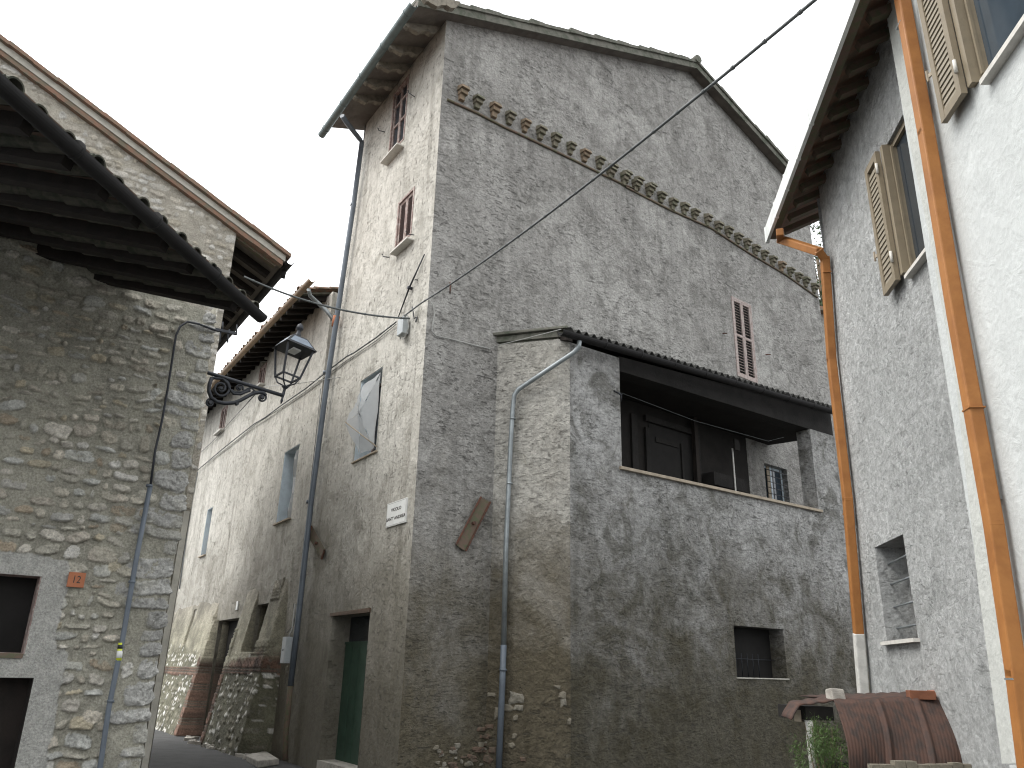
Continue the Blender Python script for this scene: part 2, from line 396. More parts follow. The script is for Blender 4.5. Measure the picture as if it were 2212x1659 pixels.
# ------------------------------------------------------------------ numpy masonry
def vn(U, Z, f, seed):
    rs = np.random.RandomState(seed); T = rs.rand(256, 256)
    x = U * f + 1000.; y = Z * f + 1000.; i = np.floor(x).astype(int); j = np.floor(y).astype(int)
    a = x - i; b = y - j; a = a * a * (3 - 2 * a); b = b * b * (3 - 2 * b)
    i0 = i % 256; i1 = (i + 1) % 256; j0 = j % 256; j1 = (j + 1) % 256
    return (T[i0, j0] * (1 - a) + T[i1, j0] * a) * (1 - b) + (T[i0, j1] * (1 - a) + T[i1, j1] * a) * b
def fbm(U, Z, f, seed, o=4, g=.55):
    s = 0; a = 1; t = 0
    for k in range(o): s = s + a * vn(U, Z, f * 2 ** k, seed + k); t += a; a *= g
    return s / t - .5
_SC = [(.46, .43, .36), (.42, .40, .34), (.50, .46, .39), (.38, .35, .29), (.45, .40, .30), (.34, .25, .19), (.44, .44, .41), (.52, .49, .43)]
STONE_COLS = [tuple(v * 1.26 for v in c) for c in _SC if c != (.34, .25, .19)] * 2 + [(.44, .37, .28), (.66, .64, .59), (.60, .58, .53), (.56, .55, .51)]
def masonry(U, Z, seed, rowh=(.07, .17), wid=(.09, .30), gap=(.008, .03), drop=.08, protr=(.012, .035), mortar=(.41, .395, .33), cols=STONE_COLS, quoin=None, rgh=.010):
    rnd = random.Random(seed)
    H = fbm(U, Z, 5, seed, 5) * .022; C = np.empty(U.shape + (3,)); C[:] = mortar
    C *= (1 + fbm(U, Z, 2.2, seed + 9, 5) * .45)[..., None]
    Uw = U + fbm(U, Z, 4, seed + 20, 3) * .10; Zw = Z + fbm(U, Z, 3, seed + 30, 3) * .09
    edge = fbm(U, Z, 10, seed + 40, 5, .65) * 1.5; ro = fbm(U, Z, 11, seed + 50, 5, .78); ro = ro + .35 * (np.abs(fbm(U, Z, 7, seed + 70, 4, .6)) - .12)
    us = U[0]; zs = Z[:, 0]; u0, u1 = us.min(), us.max(); z0, z1 = zs.min(), zs.max(); du = abs(us[1] - us[0]); dz = abs(zs[1] - zs[0])
    def put(cx, cz, hw, hh, p, ang, h, col, e=.9):
        m = .09
        a = int(max(0, (cx - hw - m - u0) / du)); b = int(min(len(us), (cx + hw + m - u0) / du + 2))
        c = int(max(0, (cz - hh - m - z0) / dz)); d = int(min(len(zs), (cz + hh + m - z0) / dz + 2))
        if a >= b or c >= d: return
        x = Uw[c:d, a:b] - cx; y = Zw[c:d, a:b] - cz
        xr = x * math.cos(ang) + y * math.sin(ang); yr = -x * math.sin(ang) + y * math.cos(ang)
        q = np.abs(xr / hw) ** p + np.abs(yr / hh) ** p + edge[c:d, a:b] * e
        k = np.clip(1 - q, 0, 1) ** .22
        lean = np.clip(.62 - .45 * yr / hh, .12, 1.15)      # upper edge sunk in the mortar, lower edge standing proud
        hh_ = h * k * lean + ro[c:d, a:b] * rgh * 4.5 * k + h * .25 * (xr / hw * rnd.uniform(-1, 1)) * (k > 0)
        s = (k > .01) & (hh_ > H[c:d, a:b] - .004)
        H[c:d, a:b][s] = hh_[s]
        cc = np.array(col)[None, None, :] * (1 + ro[c:d, a:b] * .7)[..., None]
        w = np.clip(k * 2.2, 0, 1)[..., None]
        new = C[c:d, a:b] * (1 - w) + cc * w
        C[c:d, a:b][s] = new[s]
    z = z0 - .1
    while z < z1 + .1:
        rh = rnd.uniform(*rowh) * (1.25 if rnd.random() < .2 else 1); x = u0 - rnd.uniform(0, .3)
        while x < u1 + .1:
            w = rnd.uniform(*wid) * (rh / .12) ** .4
            if rnd.random() > drop and not (quoin and x + w > quoin):
                g = rnd.uniform(*gap); cc = rnd.choice(cols); f = rnd.uniform(.85, 1.15)
                hh = rh / 2 - g * .7; hgt = rnd.uniform(*protr)
                if hh > .012:
                    put(x + w / 2 + rnd.uniform(-.01, .01), z + rh / 2 + rnd.uniform(-.02, .02), w / 2 - g, hh * rnd.uniform(.7, 1.05), rnd.choice((2, 2.4, 3, 4)), rnd.uniform(-.22, .22), hgt, tuple(v * f for v in cc))
            x += w
        z += rh
    if quoin:
        z = z0 - .05; k = 0
        while z < z1 + .1:
            rh = rnd.uniform(.09, .25); w = rnd.choice((.48, .36, .26, .20)) * rnd.uniform(.85, 1.15); k += 1
            f = rnd.uniform(.9, 1.18)
            put(u1 - w / 2 + .03, z + rh / 2, w / 2 - .006, rh / 2 - .010, rnd.choice((3, 4, 6)), rnd.uniform(-.08, .08), rnd.uniform(.015, .045), (.46 * f, .455 * f, .43 * f), .8)
            if k % 2 == 0 and rnd.random() < .8:
                ww = rnd.uniform(.1, .17); put(u1 - w - ww / 2, z + rh * .5, ww / 2, rh * .35, 3, .1, .02, tuple(v * f for v in rnd.choice(cols)))
            z += rh
    return H, C
def grid_mesh(name, pl, U, Z, OUT, C, keep, mat, parent, label=None, side=None):
    nz, nu = U.shape
    P = np.array(pl.o)[None, None, :] + U[..., None] * np.array(pl.d) + OUT[..., None] * np.array(pl.n)
    P[..., 2] += Z
    idx = np.arange(nz * nu).reshape(nz, nu)
    q = np.stack([idx[:-1, :-1], idx[:-1, 1:], idx[1:, 1:], idx[1:, :-1]], -1)
    kc = keep[:-1, :-1] & keep[:-1, 1:] & keep[1:, 1:] & keep[1:, :-1]
    q = q[kc]
    used = np.unique(q); remap = np.zeros(nz * nu, int); remap[used] = np.arange(len(used)); q = remap[q]
    V = P.reshape(-1, 3)[used]; CC = C.reshape(-1, 3)[used]
    me = bpy.data.meshes.new(name)
    me.vertices.add(len(V)); me.vertices.foreach_set('co', V.astype(np.float32).ravel())
    me.loops.add(q.size); me.loops.foreach_set('vertex_index', q.astype(np.int32).ravel())
    me.polygons.add(len(q)); me.polygons.foreach_set('loop_start', np.arange(0, q.size, 4, dtype=np.int32))
    me.polygons.foreach_set('use_smooth', np.ones(len(q), bool))
    me.update(calc_edges=True)
    ca = me.color_attributes.new('Col', 'FLOAT_COLOR', 'POINT')
    ca.data.foreach_set('color', np.concatenate([np.clip(CC, .01, .9), np.ones((len(CC), 1))], 1).astype(np.float32).ravel())
    return link(name, me, mat, parent, label)
def in_poly(U, Z, poly):
    ins = np.zeros(U.shape, bool); n = len(poly)
    for i in range(n):
        (x1, y1), (x2, y2) = poly[i], poly[(i + 1) % n]
        if y1 == y2: continue
        c = ((y1 > Z) != (y2 > Z)) & (U < (x2 - x1) * (Z - y1) / (y2 - y1) + x1)
        ins ^= c
    return ins

# ------------------------------------------------------------------ building blocks
def louvre(pl, u0, u1, z0, z1, out, th, n, mat, parent, mid=None, name='shutter', label=None, st=.045, slat_mat=None, tilt=.5, back=False):
    u0, u1 = sorted((u0, u1))
    m = MB()
    m.pbox(pl, u0, u0 + st, z0, z1, out, out + th); m.pbox(pl, u1 - st, u1, z0, z1, out, out + th)
    rails = [z0 + st * 1.2 / 2, z1 - st / 2] + ([mid] if mid else [])
    for r in rails: m.pbox(pl, u0 + st, u1 - st, r - st * .6, r + st * .6, out + .002, out + th - .002)
    o = m.build(name, mat, parent, label)
    s = MB(); k = (z1 - z0 - 2 * st) / n; lowdone = False
    for i in range(n):
        z = z0 + st * 1.1 + k * i
        if back:
            if z + k > z1 - st: continue
            s.hexa([pl.w(u0 + st, z, out + .004), pl.w(u1 - st, z, out + .004), pl.w(u1 - st, z, out + th * .86), pl.w(u0 + st, z, out + th * .86)],
                   [pl.w(u0 + st, z + k * .98, out + .004), pl.w(u1 - st, z + k * .98, out + .004), pl.w(u1 - st, z + k * .98, out + th * .62), pl.w(u0 + st, z + k * .98, out + th * .62)])
            continue
        if mid and abs(z - mid) < st: continue
        if mid and z > mid and not lowdone:
            s.build('slats', slat_mat or mat, o); s = MB(); lowdone = True
        s.hexa([pl.w(u0 + st, z, out + th * .9), pl.w(u1 - st, z, out + th * .9), pl.w(u1 - st, z + .008, out + th * .9), pl.w(u0 + st, z + .008, out + th * .9)],
               [pl.w(u0 + st, z + k * tilt, out + th * .1), pl.w(u1 - st, z + k * tilt, out + th * .1), pl.w(u1 - st, z + k * tilt + .008, out + th * .1), pl.w(u0 + st, z + k * tilt + .008, out + th * .1)])
    s.build('slats', slat_mat or mat, o)
    return o
def frame(pl, u0, u1, z0, z1, o0, o1, w, mat, parent, name='window_frame', mull=True):
    u0, u1 = sorted((u0, u1)); m = MB()
    m.pbox(pl, u0, u0 + w, z0, z1, o0, o1); m.pbox(pl, u1 - w, u1, z0, z1, o0, o1)
    m.pbox(pl, u0 + w, u1 - w, z0, z0 + w, o0 + .002, o1 - .002); m.pbox(pl, u0 + w, u1 - w, z1 - w, z1, o0 + .002, o1 - .002)
    if mull: m.pbox(pl, (u0 + u1) / 2 - w / 2, (u0 + u1) / 2 + w / 2, z0 + w, z1 - w, o0 + .004, o1 - .004)
    return m.build(name, mat, parent)
def pane(pl, u0, u1, z0, z1, o, mat, parent, name='pane'):
    return MB().pbox(pl, min(u0, u1), max(u0, u1), z0, z1, o - .01, o).build(name, mat, parent)
def coppi(a, b, up, rows, r=.085, mat=None, parent=None, name='roof_tiles', length=3.0, gap=.24, lift=.0):
    """rows of barrel tiles laid from the eave line a-b up the slope (unit vector up)"""
    a = Vector(a); b = Vector(b); L = (b - a).length; d = (b - a) / L; nrm = d.cross(up).normalized()
    if nrm.z < 0: nrm = -nrm
    m = MB(); n = max(1, int(L / gap)); rnd = random.Random(3)
    for i in range(n + 1):
        for cover in (1, 0):
            c0 = a + d * (gap * (i + (0 if cover else .5)))
            if not cover and i == n: continue
            s = rnd.uniform(-.03, .03)
            for k in range(int(length / .38) + 1):
                p0 = c0 + up * (s + k * .38 - .02) + nrm * (lift + (.05 if cover else .075) + .014 + rnd.uniform(0, .012)); p1 = c0 + up * (s + k * .38 + .44) + nrm * (lift + (.05 if cover else .075) + rnd.uniform(-.004, .004))
                r0, r1 = (r * 1.05, r * .85) if cover else (r * .9, r * 1.05)
                seg = 7; ring = []
                for p, rr in ((p0, r0), (p1, r1), (p0, r0 - .014), (p1, r1 - .014)):
                    ring.append([p + d * (rr * math.cos(math.pi * j / seg)) + nrm * ((1 if cover else -1) * rr * .85 * math.sin(math.pi * j / seg)) for j in range(seg + 1)])
                for j in range(seg):
                    m.poly([ring[0][j], ring[0][j + 1], ring[1][j + 1], ring[1][j]], True)
                    m.poly([ring[0][j], ring[0][j + 1], ring[2][j + 1], ring[2][j]])
                    m.poly([ring[2][j], ring[2][j + 1], ring[3][j + 1], ring[3][j]], True)
    return m.build(name, mat, parent)

# ================================================================== ground
g = MB(); g.poly([(-300, -300, 0), (300, -300, 0), (300, 500, 0), (-300, 500, 0)])
road = g.build('road', MT['road']); road['kind'] = 'structure'

# ================================================================== reference planes
C0 = at_y((912, 840), 12.0)
F = Wall(C0, -33.4)
G = Wall(C0, 51.6)
F.inn = G.d.copy(); G.inn = F.d.copy()
J = G.p3((1075, 760))
AL = Wall(J, 107.0)
K1 = AL.p3((1203, 900)); CH = Wall(K1, 84.0); K2 = CH.p3((1231, 900)); AF = Wall(K2, 55.0)
AC = at_y((472, 672), 8.2); A = Wall(AC, 55.0)
BC = at_y((505, 540), 12.0); B = Wall(BC, 56.0)
RB = at_y((2110, 900), 4.8)
RW2 = Wall(RB, 5.2)
_e = RW2.px((2040, 800)); RE = RW2.w(_e[0], 0)
RW1 = Wall(RE - RW2.n * .10, 6.9)
def rep(n, v): pass
rep('C0', C0); rep('J', J); rep('K1', K1); rep('K2', K2)

# ================================================================== tall house
uT = F.px((700, 800))[0]; rep('uT', (uT,))
tall = thing('tall_house', 'tall grey plastered house with gabled roof standing at the alley corner', 'house', C0 * 1 - Vector((0, 0, C0.z)))
apG = G.px(M3(1480, 392)); eL = G.px(M3(225, 72)); eR = G.px(M3(2012, 975))
rep('apex', apG); rep('eaveL', eL); rep('eaveR', eR)
gR = G.px((1771, 660))[0]; rep('gR', (gR,))
slopeL = (apG[1] - 13.55) / apG[0]; slopeR = (apG[1] - eR[1]) / (eR[0] - apG[0])
zc = lambda u: apG[1] - (apG[0] - u) * slopeL if u < apG[0] else apG[1] - (u - apG[0]) * slopeR
# openings in the gable wall
gs = [G.px(Z5(568, 1280)), G.px(Z5(660, 1325)), G.px(Z5(668, 1640)), G.px(Z5(590, 1625))]
gu0 = (gs[0][0] + gs[3][0]) / 2; gu1 = (gs[1][0] + gs[2][0]) / 2; gz1 = (gs[0][1] + gs[1][1]) / 2; gz0 = gz1 - 2.1
rep('gshutter', (gu0, gu1, gz0, gz1)); rep('gs bottom', gs[2])
bw = [G.px(L5(1462, 990)), G.px(L5(1665, 1045)), G.px(L5(1668, 1345)), G.px(L5(1462, 1305))]
bu0, bu1 = bw[0][0], bw[1][0]; bz1 = (bw[0][1] + bw[1][1]) / 2; bz0 = (bw[2][1] + bw[3][1]) / 2; rep('bluewin', (bu0, bu1, bz0, bz1))
dwu0 = G.px(L5(420, 900))[0]; dwu1 = G.px(L5(850, 900))[0]; dwz1 = G.px(L5(600, 690))[1]; dwz0 = dwz1 - 2.1; rep('logdoor', (dwu0, dwu1, dwz0, dwz1))
m = MB()
corner_top = F.px(L3(1310, 200))[1]
outl = [(0, 0), (gR + .9, 0), (gR, 9.2), (gR - .02, zc(gR)), (apG[0], apG[1]), (0, zc(0))]
rep('wallG outline top-left', (zc(0),))
sheet(m, G, outl, [rect(gu0, gu1, gz0, gz1), rect(bu0, bu1, bz0, bz1), rect(dwu0, dwu1, dwz0, dwz1)], 0, .42)
m.build('gable_wall', MT['G'], tall, 'rough grey gable wall')
# F facade of tall house
w1 = [F.px(L3(700, 1490)), F.px(L3(822, 1425)), F.px(L3(890, 745)), F.px(L3(715, 930))]
w2 = [F.px(L4(510, 690)), F.px(L4(648, 600)), F.px(L4(688, 160)), F.px(L4(545, 300))]
w3 = [F.px(Z4(172, 345)), F.px(Z4(275, 290)), F.px((828, 790)), F.px((783, 822))]
dr = [F.px(Z4(90, 1003)), F.px(Z4(252, 985))]
def bb(q):
    u = sorted(x[0] for x in q)
    return (u[0] + u[1]) / 2, (u[2] + u[3]) / 2, (q[0][1] + q[1][1]) / 2, (q[2][1] + q[3][1]) / 2
W1, W2, W3 = bb(w1), bb(w2), bb(w3)
rep('w1', W1); rep('w2', W2); rep('w3', W3)
dU0, dU1 = sorted((dr[0][0], dr[1][0])); dZ = (dr[0][1] + dr[1][1]) / 2; rep('door', (dU0, dU1, dZ))
zF = zc(0)
m = MB(); eg = [F.px(q) for q in ((706, 800), (738, 610), (769, 440), (787, 310))]
sheet(m, F, [(0.0, 0), (uT, 0), eg[0], eg[1], eg[2], (eg[3][0], zF), (0, zF)], [rect(*W1), rect(*W2), rect(*W3), rect(dU0, dU1, .16, dZ)], 0.003, .45)
m.build('street_wall', MT['F'], tall, 'pale plastered street wall')
# back walls closing the volume
m = MB(); far = F.d * 3.9
m.poly([G.w(gR, 0) + far, G.w(0, 0) + far, G.w(0, zF) + far, G.w(apG[0], apG[1]) + far, G.w(gR, zc(gR)) + far])
m.poly([G.w(gR, 0), G.w(gR, 0) + far, G.w(gR, zc(gR)) + far, G.w(gR, zc(gR))])
m.build('rear_wall', MT['G'], tall)
# roof
gut = [F.px(Z3(65, 570), .95), F.px(Z3(490, 0), .95)]; rep('gutter tall', gut[0] + gut[1])
zg = gut[0][1]; ov = .80
vo = .24      # verge overhang in front of the gable
prof = [(-ov, zc(-ov * .2) - ov * .8 * slopeL * .75), (apG[0], apG[1] + .02), (gR + .5, zc(gR + .5))]
def fw(u, z, out, along): return G.w(u, z, out) + F.d * along
m = MB(); Lr = 3.86 + .22
pr = [(-ov, zc(-ov)), (apG[0], apG[1]), (gR + .6, zc(gR + .6))]
for (a, b) in ((pr[0], pr[1]), (pr[1], pr[2])):
    lo = [G.w(a[0], a[1], vo), G.w(b[0], b[1], vo), G.w(b[0], b[1] + .12, vo), G.w(a[0], a[1] + .12, vo)]
    m.hexa(lo, [p + F.d * (Lr + vo) for p in lo])
m.build('roof_slab', MT['soffit'], tall)
# verge: rough concrete fascia with stepped tile ends
m = MB()
def run(a, b, n, z0, z1, o0, o1, jit=0.0, seed=1):
    rnd = random.Random(seed)
    for i in range(n):
        t0, t1 = i / n, (i + 1) / n
        ua, ub = a[0] + (b[0] - a[0]) * t0, a[0] + (b[0] - a[0]) * t1
        za, zb = a[1] + (b[1] - a[1]) * t0, a[1] + (b[1] - a[1]) * t1
        j = rnd.uniform(0, jit)
        m.hexa([G.w(ua, za + z0, o0), G.w(ub, zb + z0, o0), G.w(ub, zb + z1 + j * .3, o0), G.w(ua, za + z1 + j, o0)],
               [G.w(ua, za + z0, o1 + j * .3), G.w(ub, zb + z0, o1 + j * .3), G.w(ub, zb + z1 + j * .3, o1 + j * .3), G.w(ua, za + z1 + j, o1 + j * .3)])
run(pr[0], pr[1], 1, -.05, .12, vo, vo + .03); run(pr[1], pr[2], 1, -.05, .12, vo, vo + .03)
run(pr[0], pr[1], 22, .121, .19, -.1, vo + .06, .07, 3); run(pr[1], pr[2], 12, .121, .19, -.1, vo + .06, .07, 4)
m.tube([G.w(apG[0], apG[1] + .22, vo + .1), G.w(apG[0], apG[1] + .24, -1) , G.w(apG[0], apG[1] + .24, -3.9)], .12, 10)
m.build('verge', MT['verge'], tall, 'mossy stepped tile verge')
# carved rafter ends under the eave
for (x, y) in (((1060 + 1300) / 2, 170), (990, 430), (835, 605), (710, 775), (585, 935), (475, 1085)):
    u = F.px(L3(x, y), .45)[0]
    u = F.px(L3(x, y + 10), .40)[0]
    m = MB(); zt = zc(0) - .01
    pts = [(0, -.02), (.12, -.19), (.22, -.20), (.30, -.15), (.40, -.16), (.48, -.21), (.58, -.17), (.66, -.12), (.72, -.13), (.77, -.05)]
    for i in range(len(pts) - 1):
        (o0, h0), (o1, h1) = pts[i], pts[i + 1]
        base = lambda o: zc(-o) - .004
        m.hexa([F.w(u - .05, base(o0) + h0, o0), F.w(u + .05, base(o0) + h0, o0), F.w(u + .05, base(o0), o0), F.w(u - .05, base(o0), o0)],
               [F.w(u - .05, base(o1) + h1, o1), F.w(u + .05, base(o1) + h1, o1), F.w(u + .05, base(o1), o1), F.w(u - .05, base(o1), o1)])
    m.rough(.006).build('rafter_end', MT['wood_grey'], tall)
# gutter and downpipe
ge = zc(-ov) - .06
ga, gb = F.w(4.30, ge, .86), F.w(-.35, ge, .86)
m = MB().gutter(ga, gb, .085)
for k in range(5):
    t = .06 + k * .22; p = ga.lerp(gb, t)
    m.tube([p + (gb - ga).normalized() * .01, p - (gb - ga).normalized() * .012], .092, 14)
gt = m.build('gutter', MT['gutter_green'], tall)
pipe_px = [Z3(215, 615), Z3(180, 880), Z3(118, 1300), Z3(65, 1650), Z2(1345, 500), Z2(1290, 1000), L2(1085, 1050)]
m = MB()
st0 = F.p3(Z3(130, 500), .84); pts = [st0, F.p3(Z3(150, 530), .68), F.p3(Z3(205, 600), .22)] + [F.p3(p, .13) for p in pipe_px]
m.tube(pts, .055, 12)
for q in (Z3(178, 885), Z3(60, 1610), Z2(1337, 510)): 
    p = F.p3(q, .13); m.tube([p + Vector((0, 0, .03)), p - Vector((0, 0, .03))], .066, 12)
m.build('downpipe', MT['pipe_blue'], tall, 'blue grey downpipe')
m = MB(); m.tube([F.p3(L2(1085, 1050), .13), F.p3(L2(1062, 1290), .13), F.p3(L2(1050, 1400), .12), F.p3(L2(1045, 1600), .12)], .05, 12)
m.build('lower_pipe', MT['plank'], tall, 'rusty iron foot of the downpipe')
# windows on the street wall
def win_red(Wd, shut_open=False, mid=False, name='window'):
    u0, u1, z0, z1 = Wd; u0, u1 = sorted((u0, u1)); um = (u0 + u1) / 2
    fr = frame(F, u0, u1, z0, z1, -.10, .015, .045, MT['shutter_red'], tall, name, False)
    zz = z0 + (z1 - z0) * .42 if mid else None
    if not mid:
        louvre(F, u0 + .05, um - .005, z0 + .05, z1 - .05, -.055, .04, 24, MT['shutter_red'], fr, tilt=.55, slat_mat=MT['slat_red'])
        louvre(F, um + .005, u1 - .05, z0 + .05, z1 - .05, -.055, .04, 24, MT['shutter_red'], fr, tilt=.55, slat_mat=MT['slat_red'])
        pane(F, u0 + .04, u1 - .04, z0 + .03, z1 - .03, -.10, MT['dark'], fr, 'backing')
    else:
        for a, b in ((u0 + .05, um - .005), (um + .005, u1 - .05)):
            m = MB(); m.pbox(F, a, a + .04, z0 + .05, z1 - .05, -.06, -.02); m.pbox(F, b - .04, b, z0 + .05, z1 - .05, -.06, -.02)
            for zr in (z0 + .07, zz, z0 + (z1 - z0) * .75, z1 - .07): m.pbox(F, a + .04, b - .04, zr - .025, zr + .025, -.058, -.022)
            m.build('casement', MT['shutter_red'], fr)
        pane(F, u0 + .04, u1 - .04, z0 + .03, z1 - .03, -.05, MT['glass'], fr)
    return fr
win_red(W1, mid=True); win_red(W2)
def sill(pl, a, b, out, th, mat, parent, lbl=None):
    """a,b: photo points of the lower outer edge"""
    ua, za = pl.px(a, out); ub, zb = pl.px(b, out); z = (za + zb) / 2; ua, ub = sorted((ua, ub))
    return MB().pbox(pl, ua, ub, z, z + th, -.05, out).build('sill', mat, parent, lbl, bevel=.006)
sill(F, L3(590, 1615), L3(758, 1415), .17, .035, MT['marble'], tall); sill(F, L4(460, 750), L4(612, 600), .15, .035, MT['marble'], tall)
# third window: blue reveal, torn net and stick
u0, u1, z0, z1 = W3; u0, u1 = sorted((u0, u1))
m = MB(); m.pbox(F, u1 - .012, u1 + .0, z0, z1, -.44, -.01); m.pbox(F, u0 + .01, u1 - .012, z1 - .012, z1, -.44, -.012)
m.build('reveal', MT['blue'], tall, 'pale blue painted window reveal')
fr = frame(F, u0, u1, z0, z1, -.40, -.34, .05, MT['shutter_red'], tall, 'window', True); pane(F, u0 + .05, u1 - .05, z0 + .05, z1 - .05, -.37, MT['glass'], fr)
sill(F, Z4(168, 345), Z4(275, 292), .04, .03, MT['sill_tan'], tall)
net = thing('torn_net', 'torn grey net with a thin stick hanging from blue lined window', 'net', F.w((u0 + u1) / 2, z0))
ng = [F.p3(L3(0, 0), 0)] ; m = MB()
tp = [F.w(u0 + .03, z1 - .12, .02), F.w(u0 + .03, z0 + .05, .03), F.p3(Z4(205, 300), .10), F.p3(Z4(140, 170), .38), F.p3(Z4(190, 80), .22), F.w(u1 - .22, z1 - .18, .06)]
cen = F.w((u0 + u1) / 2, (z0 + z1) / 2, .18)
for i in range(len(tp)):
    a, b = tp[i], tp[(i + 1) % len(tp)]
    N = 6
    for r_ in range(N):
        for s_ in range(N):
            def q(rr, ss):
                p = cen.lerp(a.lerp(b, ss / N), rr / N); return p + F.n * (.012 * math.sin(rr * 2.1 + ss * 1.7 + i))
            m.poly([q(r_, s_), q(r_ + 1, s_), q(r_ + 1, s_ + 1), q(r_, s_ + 1)], True)
m.build('netting', MT['net'], net, merge=True)
MB().tube([F.p3(Z4(145, 165), .40), F.p3(Z4(278, 270), .05)], .012, 6).build('stick', MT['sill_tan'], net)
# door
d = MB().pbox(F, dU0 + .02, dU1 - .02, .16, dZ - .46, -.34, -.29)
dro = d.build('door', MT['green_door'], tall, 'green painted plank door')
m = MB()
for k in range(1, 5):
    uu = dU0 + .02 + (dU1 - dU0 - .04) * k / 5; m.pbox(F, uu - .004, uu + .004, .2, dZ - .5, -.292, -.284)
m.build('boards', MT['green_door'], dro)
MB().pbox(F, dU0, dU1, dZ - .46, dZ - .42, -.36, -.28).build('door_rail', MT['green_door'], dro)
MB().pbox(F, dU0, dU1, dZ - .42, dZ, -.40, -.36).build('transom_pane', MT['glass'], dro)
MB().pbox(F, dU0 - .02, dU1 + .05, .0, .17, -.44, .01).build('doorstep', MT['rubble'], tall)
m = MB().pbox(F, dU0 - .03, dU1 + .06, dZ, dZ + .055, -.05, .03); m.rough(.008).build('lintel', MT['st_b'], tall, 'broken brick lintel over the door')
# shutter in the gable wall
um = (gu0 + gu1) / 2
gf = frame(G, gu0, gu1, gz0, gz1, -.06, .02, .05, MT['shutter_pale'], tall, 'window', False)
for a, b in ((gu0 + .05, um - .004), (um + .004, gu1 - .05)):
    louvre(G, a, b, gz0 + .05, gz1 - .05, -.025, .04, 26, MT['shutter_pale'], gf, mid=(gz0 + gz1) / 2 + .05, tilt=.35, slat_mat=MT['shutter_pale'])
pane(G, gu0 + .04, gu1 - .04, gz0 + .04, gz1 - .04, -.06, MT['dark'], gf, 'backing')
# barred window beyond the loggia
bf = frame(G, bu0, bu1, bz0, bz1, -.2, -.15, .05, MT['blue'], tall, 'window', True); pane(G, bu0 + .04, bu1 - .04, bz0 + .04, bz1 - .04, -.17, MT['glass_sky'], bf)
m = MB()
for k in range(1, 6): zz = bz0 + (bz1 - bz0) * k / 6; m.tube([G.w(bu0, zz, .0), G.w(bu1, zz, .0)], .008, 6)
for k in range(1, 3): uu = bu0 + (bu1 - bu0) * k / 3; m.tube([G.w(uu, bz0, .0), G.w(uu, bz1, .0)], .008, 6)
m.build('grille', MT['iron'], bf)
m = MB().pbox(G, bu0 + (bu1 - bu0) * .3, bu0 + (bu1 - bu0) * .42, bz0, bz1, -.15, -.13); m.build('yellow_curtain', MT['sill_tan'], bf)
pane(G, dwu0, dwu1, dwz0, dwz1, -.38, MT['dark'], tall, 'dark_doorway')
# course of brick dentils across the gable
tp = [(258, 490), (340, 540), (432, 583), (515, 625), (598, 668), (682, 705), (763, 745), (845, 790), (922, 830), (1002, 868), (1072, 908), (1148, 945), (1212, 978), (1282, 1010)]
tpx = [M3(x, y) for x, y in tp]
tpx += [Z5(*p) for p in ((50, 735), (110, 762), (160, 790), (218, 812), (270, 842), (320, 872), (370, 892), (415, 915), (470, 940), (517, 972), (560, 992), (602, 1020), (640, 1045), (678, 1070), (715, 1092), (752, 1118), (790, 1142), (828, 1165), (862, 1188), (895, 1208), (932, 1235))]
us = []
for i, p in enumerate(tpx):
    u, z = G.px((p[0], p[1] + 4), .09)
    if us and abs(u - us[-1]) < .12: continue
    us.append(u)
    m = MB(); rr = random.Random(i); h = .27 + rr.uniform(-.03, .03)
    w_ = .07 + rr.uniform(-.008, .008)
    a = [(-w_, -h * .5), (w_, -h * .5), (w_, h * .25), (w_ * .9, h * .5), (0, h * .62), (-w_ * .9, h * .5), (-w_, h * .2)]
    # sloping half-brick: lower course short, upper course projecting
    m.pbox(G, u - w_ * .8, u + w_ * .8, z - h * .55, z - h * .15, -.02, .07)
    m.pbox(G, u - w_, u + w_, z - h * .148, z + h * .15, -.02, .13)
    m.hexa([G.w(u - w_ * 1.25, z + h * .152, -.02), G.w(u + w_ * 1.25, z + h * .152, -.02), G.w(u + w_ * 1.25, z + h * .152, .18), G.w(u - w_ * 1.25, z + h * .152, .18)],
           [G.w(u - w_ * 1.1, z + h * .62, -.02), G.w(u + w_ * 1.1, z + h * .62, -.02), G.w(u + w_ * 1.1, z + h * .42, .16), G.w(u - w_ * 1.1, z + h * .42, .16)])
    m.rough(.007).build('dentil_brick', MT['plank2'] if i in (0, 2, 4, 8, 30) else MT['mossy_brick'], tall)
cl = [M3(170, 540), M3(330, 612), M3(480, 690), M3(600, 745), M3(740, 812), M3(880, 880), M3(1010, 945), M3(1130, 1002), M3(1210, 1035), Z5(110, 806), Z5(300, 905), Z5(480, 985), Z5(640, 1090), Z5(800, 1185), Z5(940, 1285)]
m = MB(); m.tube([G.p3(p, .02) for p in cl], .026, 8); m.build('string_course', MT['plank'], tall, 'thin brick course under the dentils')
# iron pieces
def hook(a, b, o, nm='shutter_hook'):
    p = F.p3(b, 0.0); q = F.p3(a, o); m = MB(); m.tube([p - F.n * .02, p + (q - p) * .6, q, q + Vector((0, 0, .04)), q + Vector((0, 0, .045)) + F.n * .03], .009, 6); m.build(nm, MT['iron'], tall)
hook(L3(575, 1285), L3(645, 1305), .12); hook(L3(875, 915), L3(940, 962), .12); hook(L4(405, 765), L4(465, 772), .12); hook(L4(612, 572), L4(678, 577), .12)
m = MB().tube([F.p3(L4(765, 745), .03), F.p3(L4(635, 1030), .06), F.p3(L4(540, 1285), .05)], [.012, .018, .010], 6)
p = F.p3(L4(632, 1035), .06); m.tube([p - F.n * .1, p + F.n * .03], .03, 8); m.tube([F.p3(L4(680, 965), .05), F.p3(L4(712, 968), 0)], .01, 6)
m.build('iron_rod', MT['iron'], tall, 'slanting black iron rod fixed to the wall')
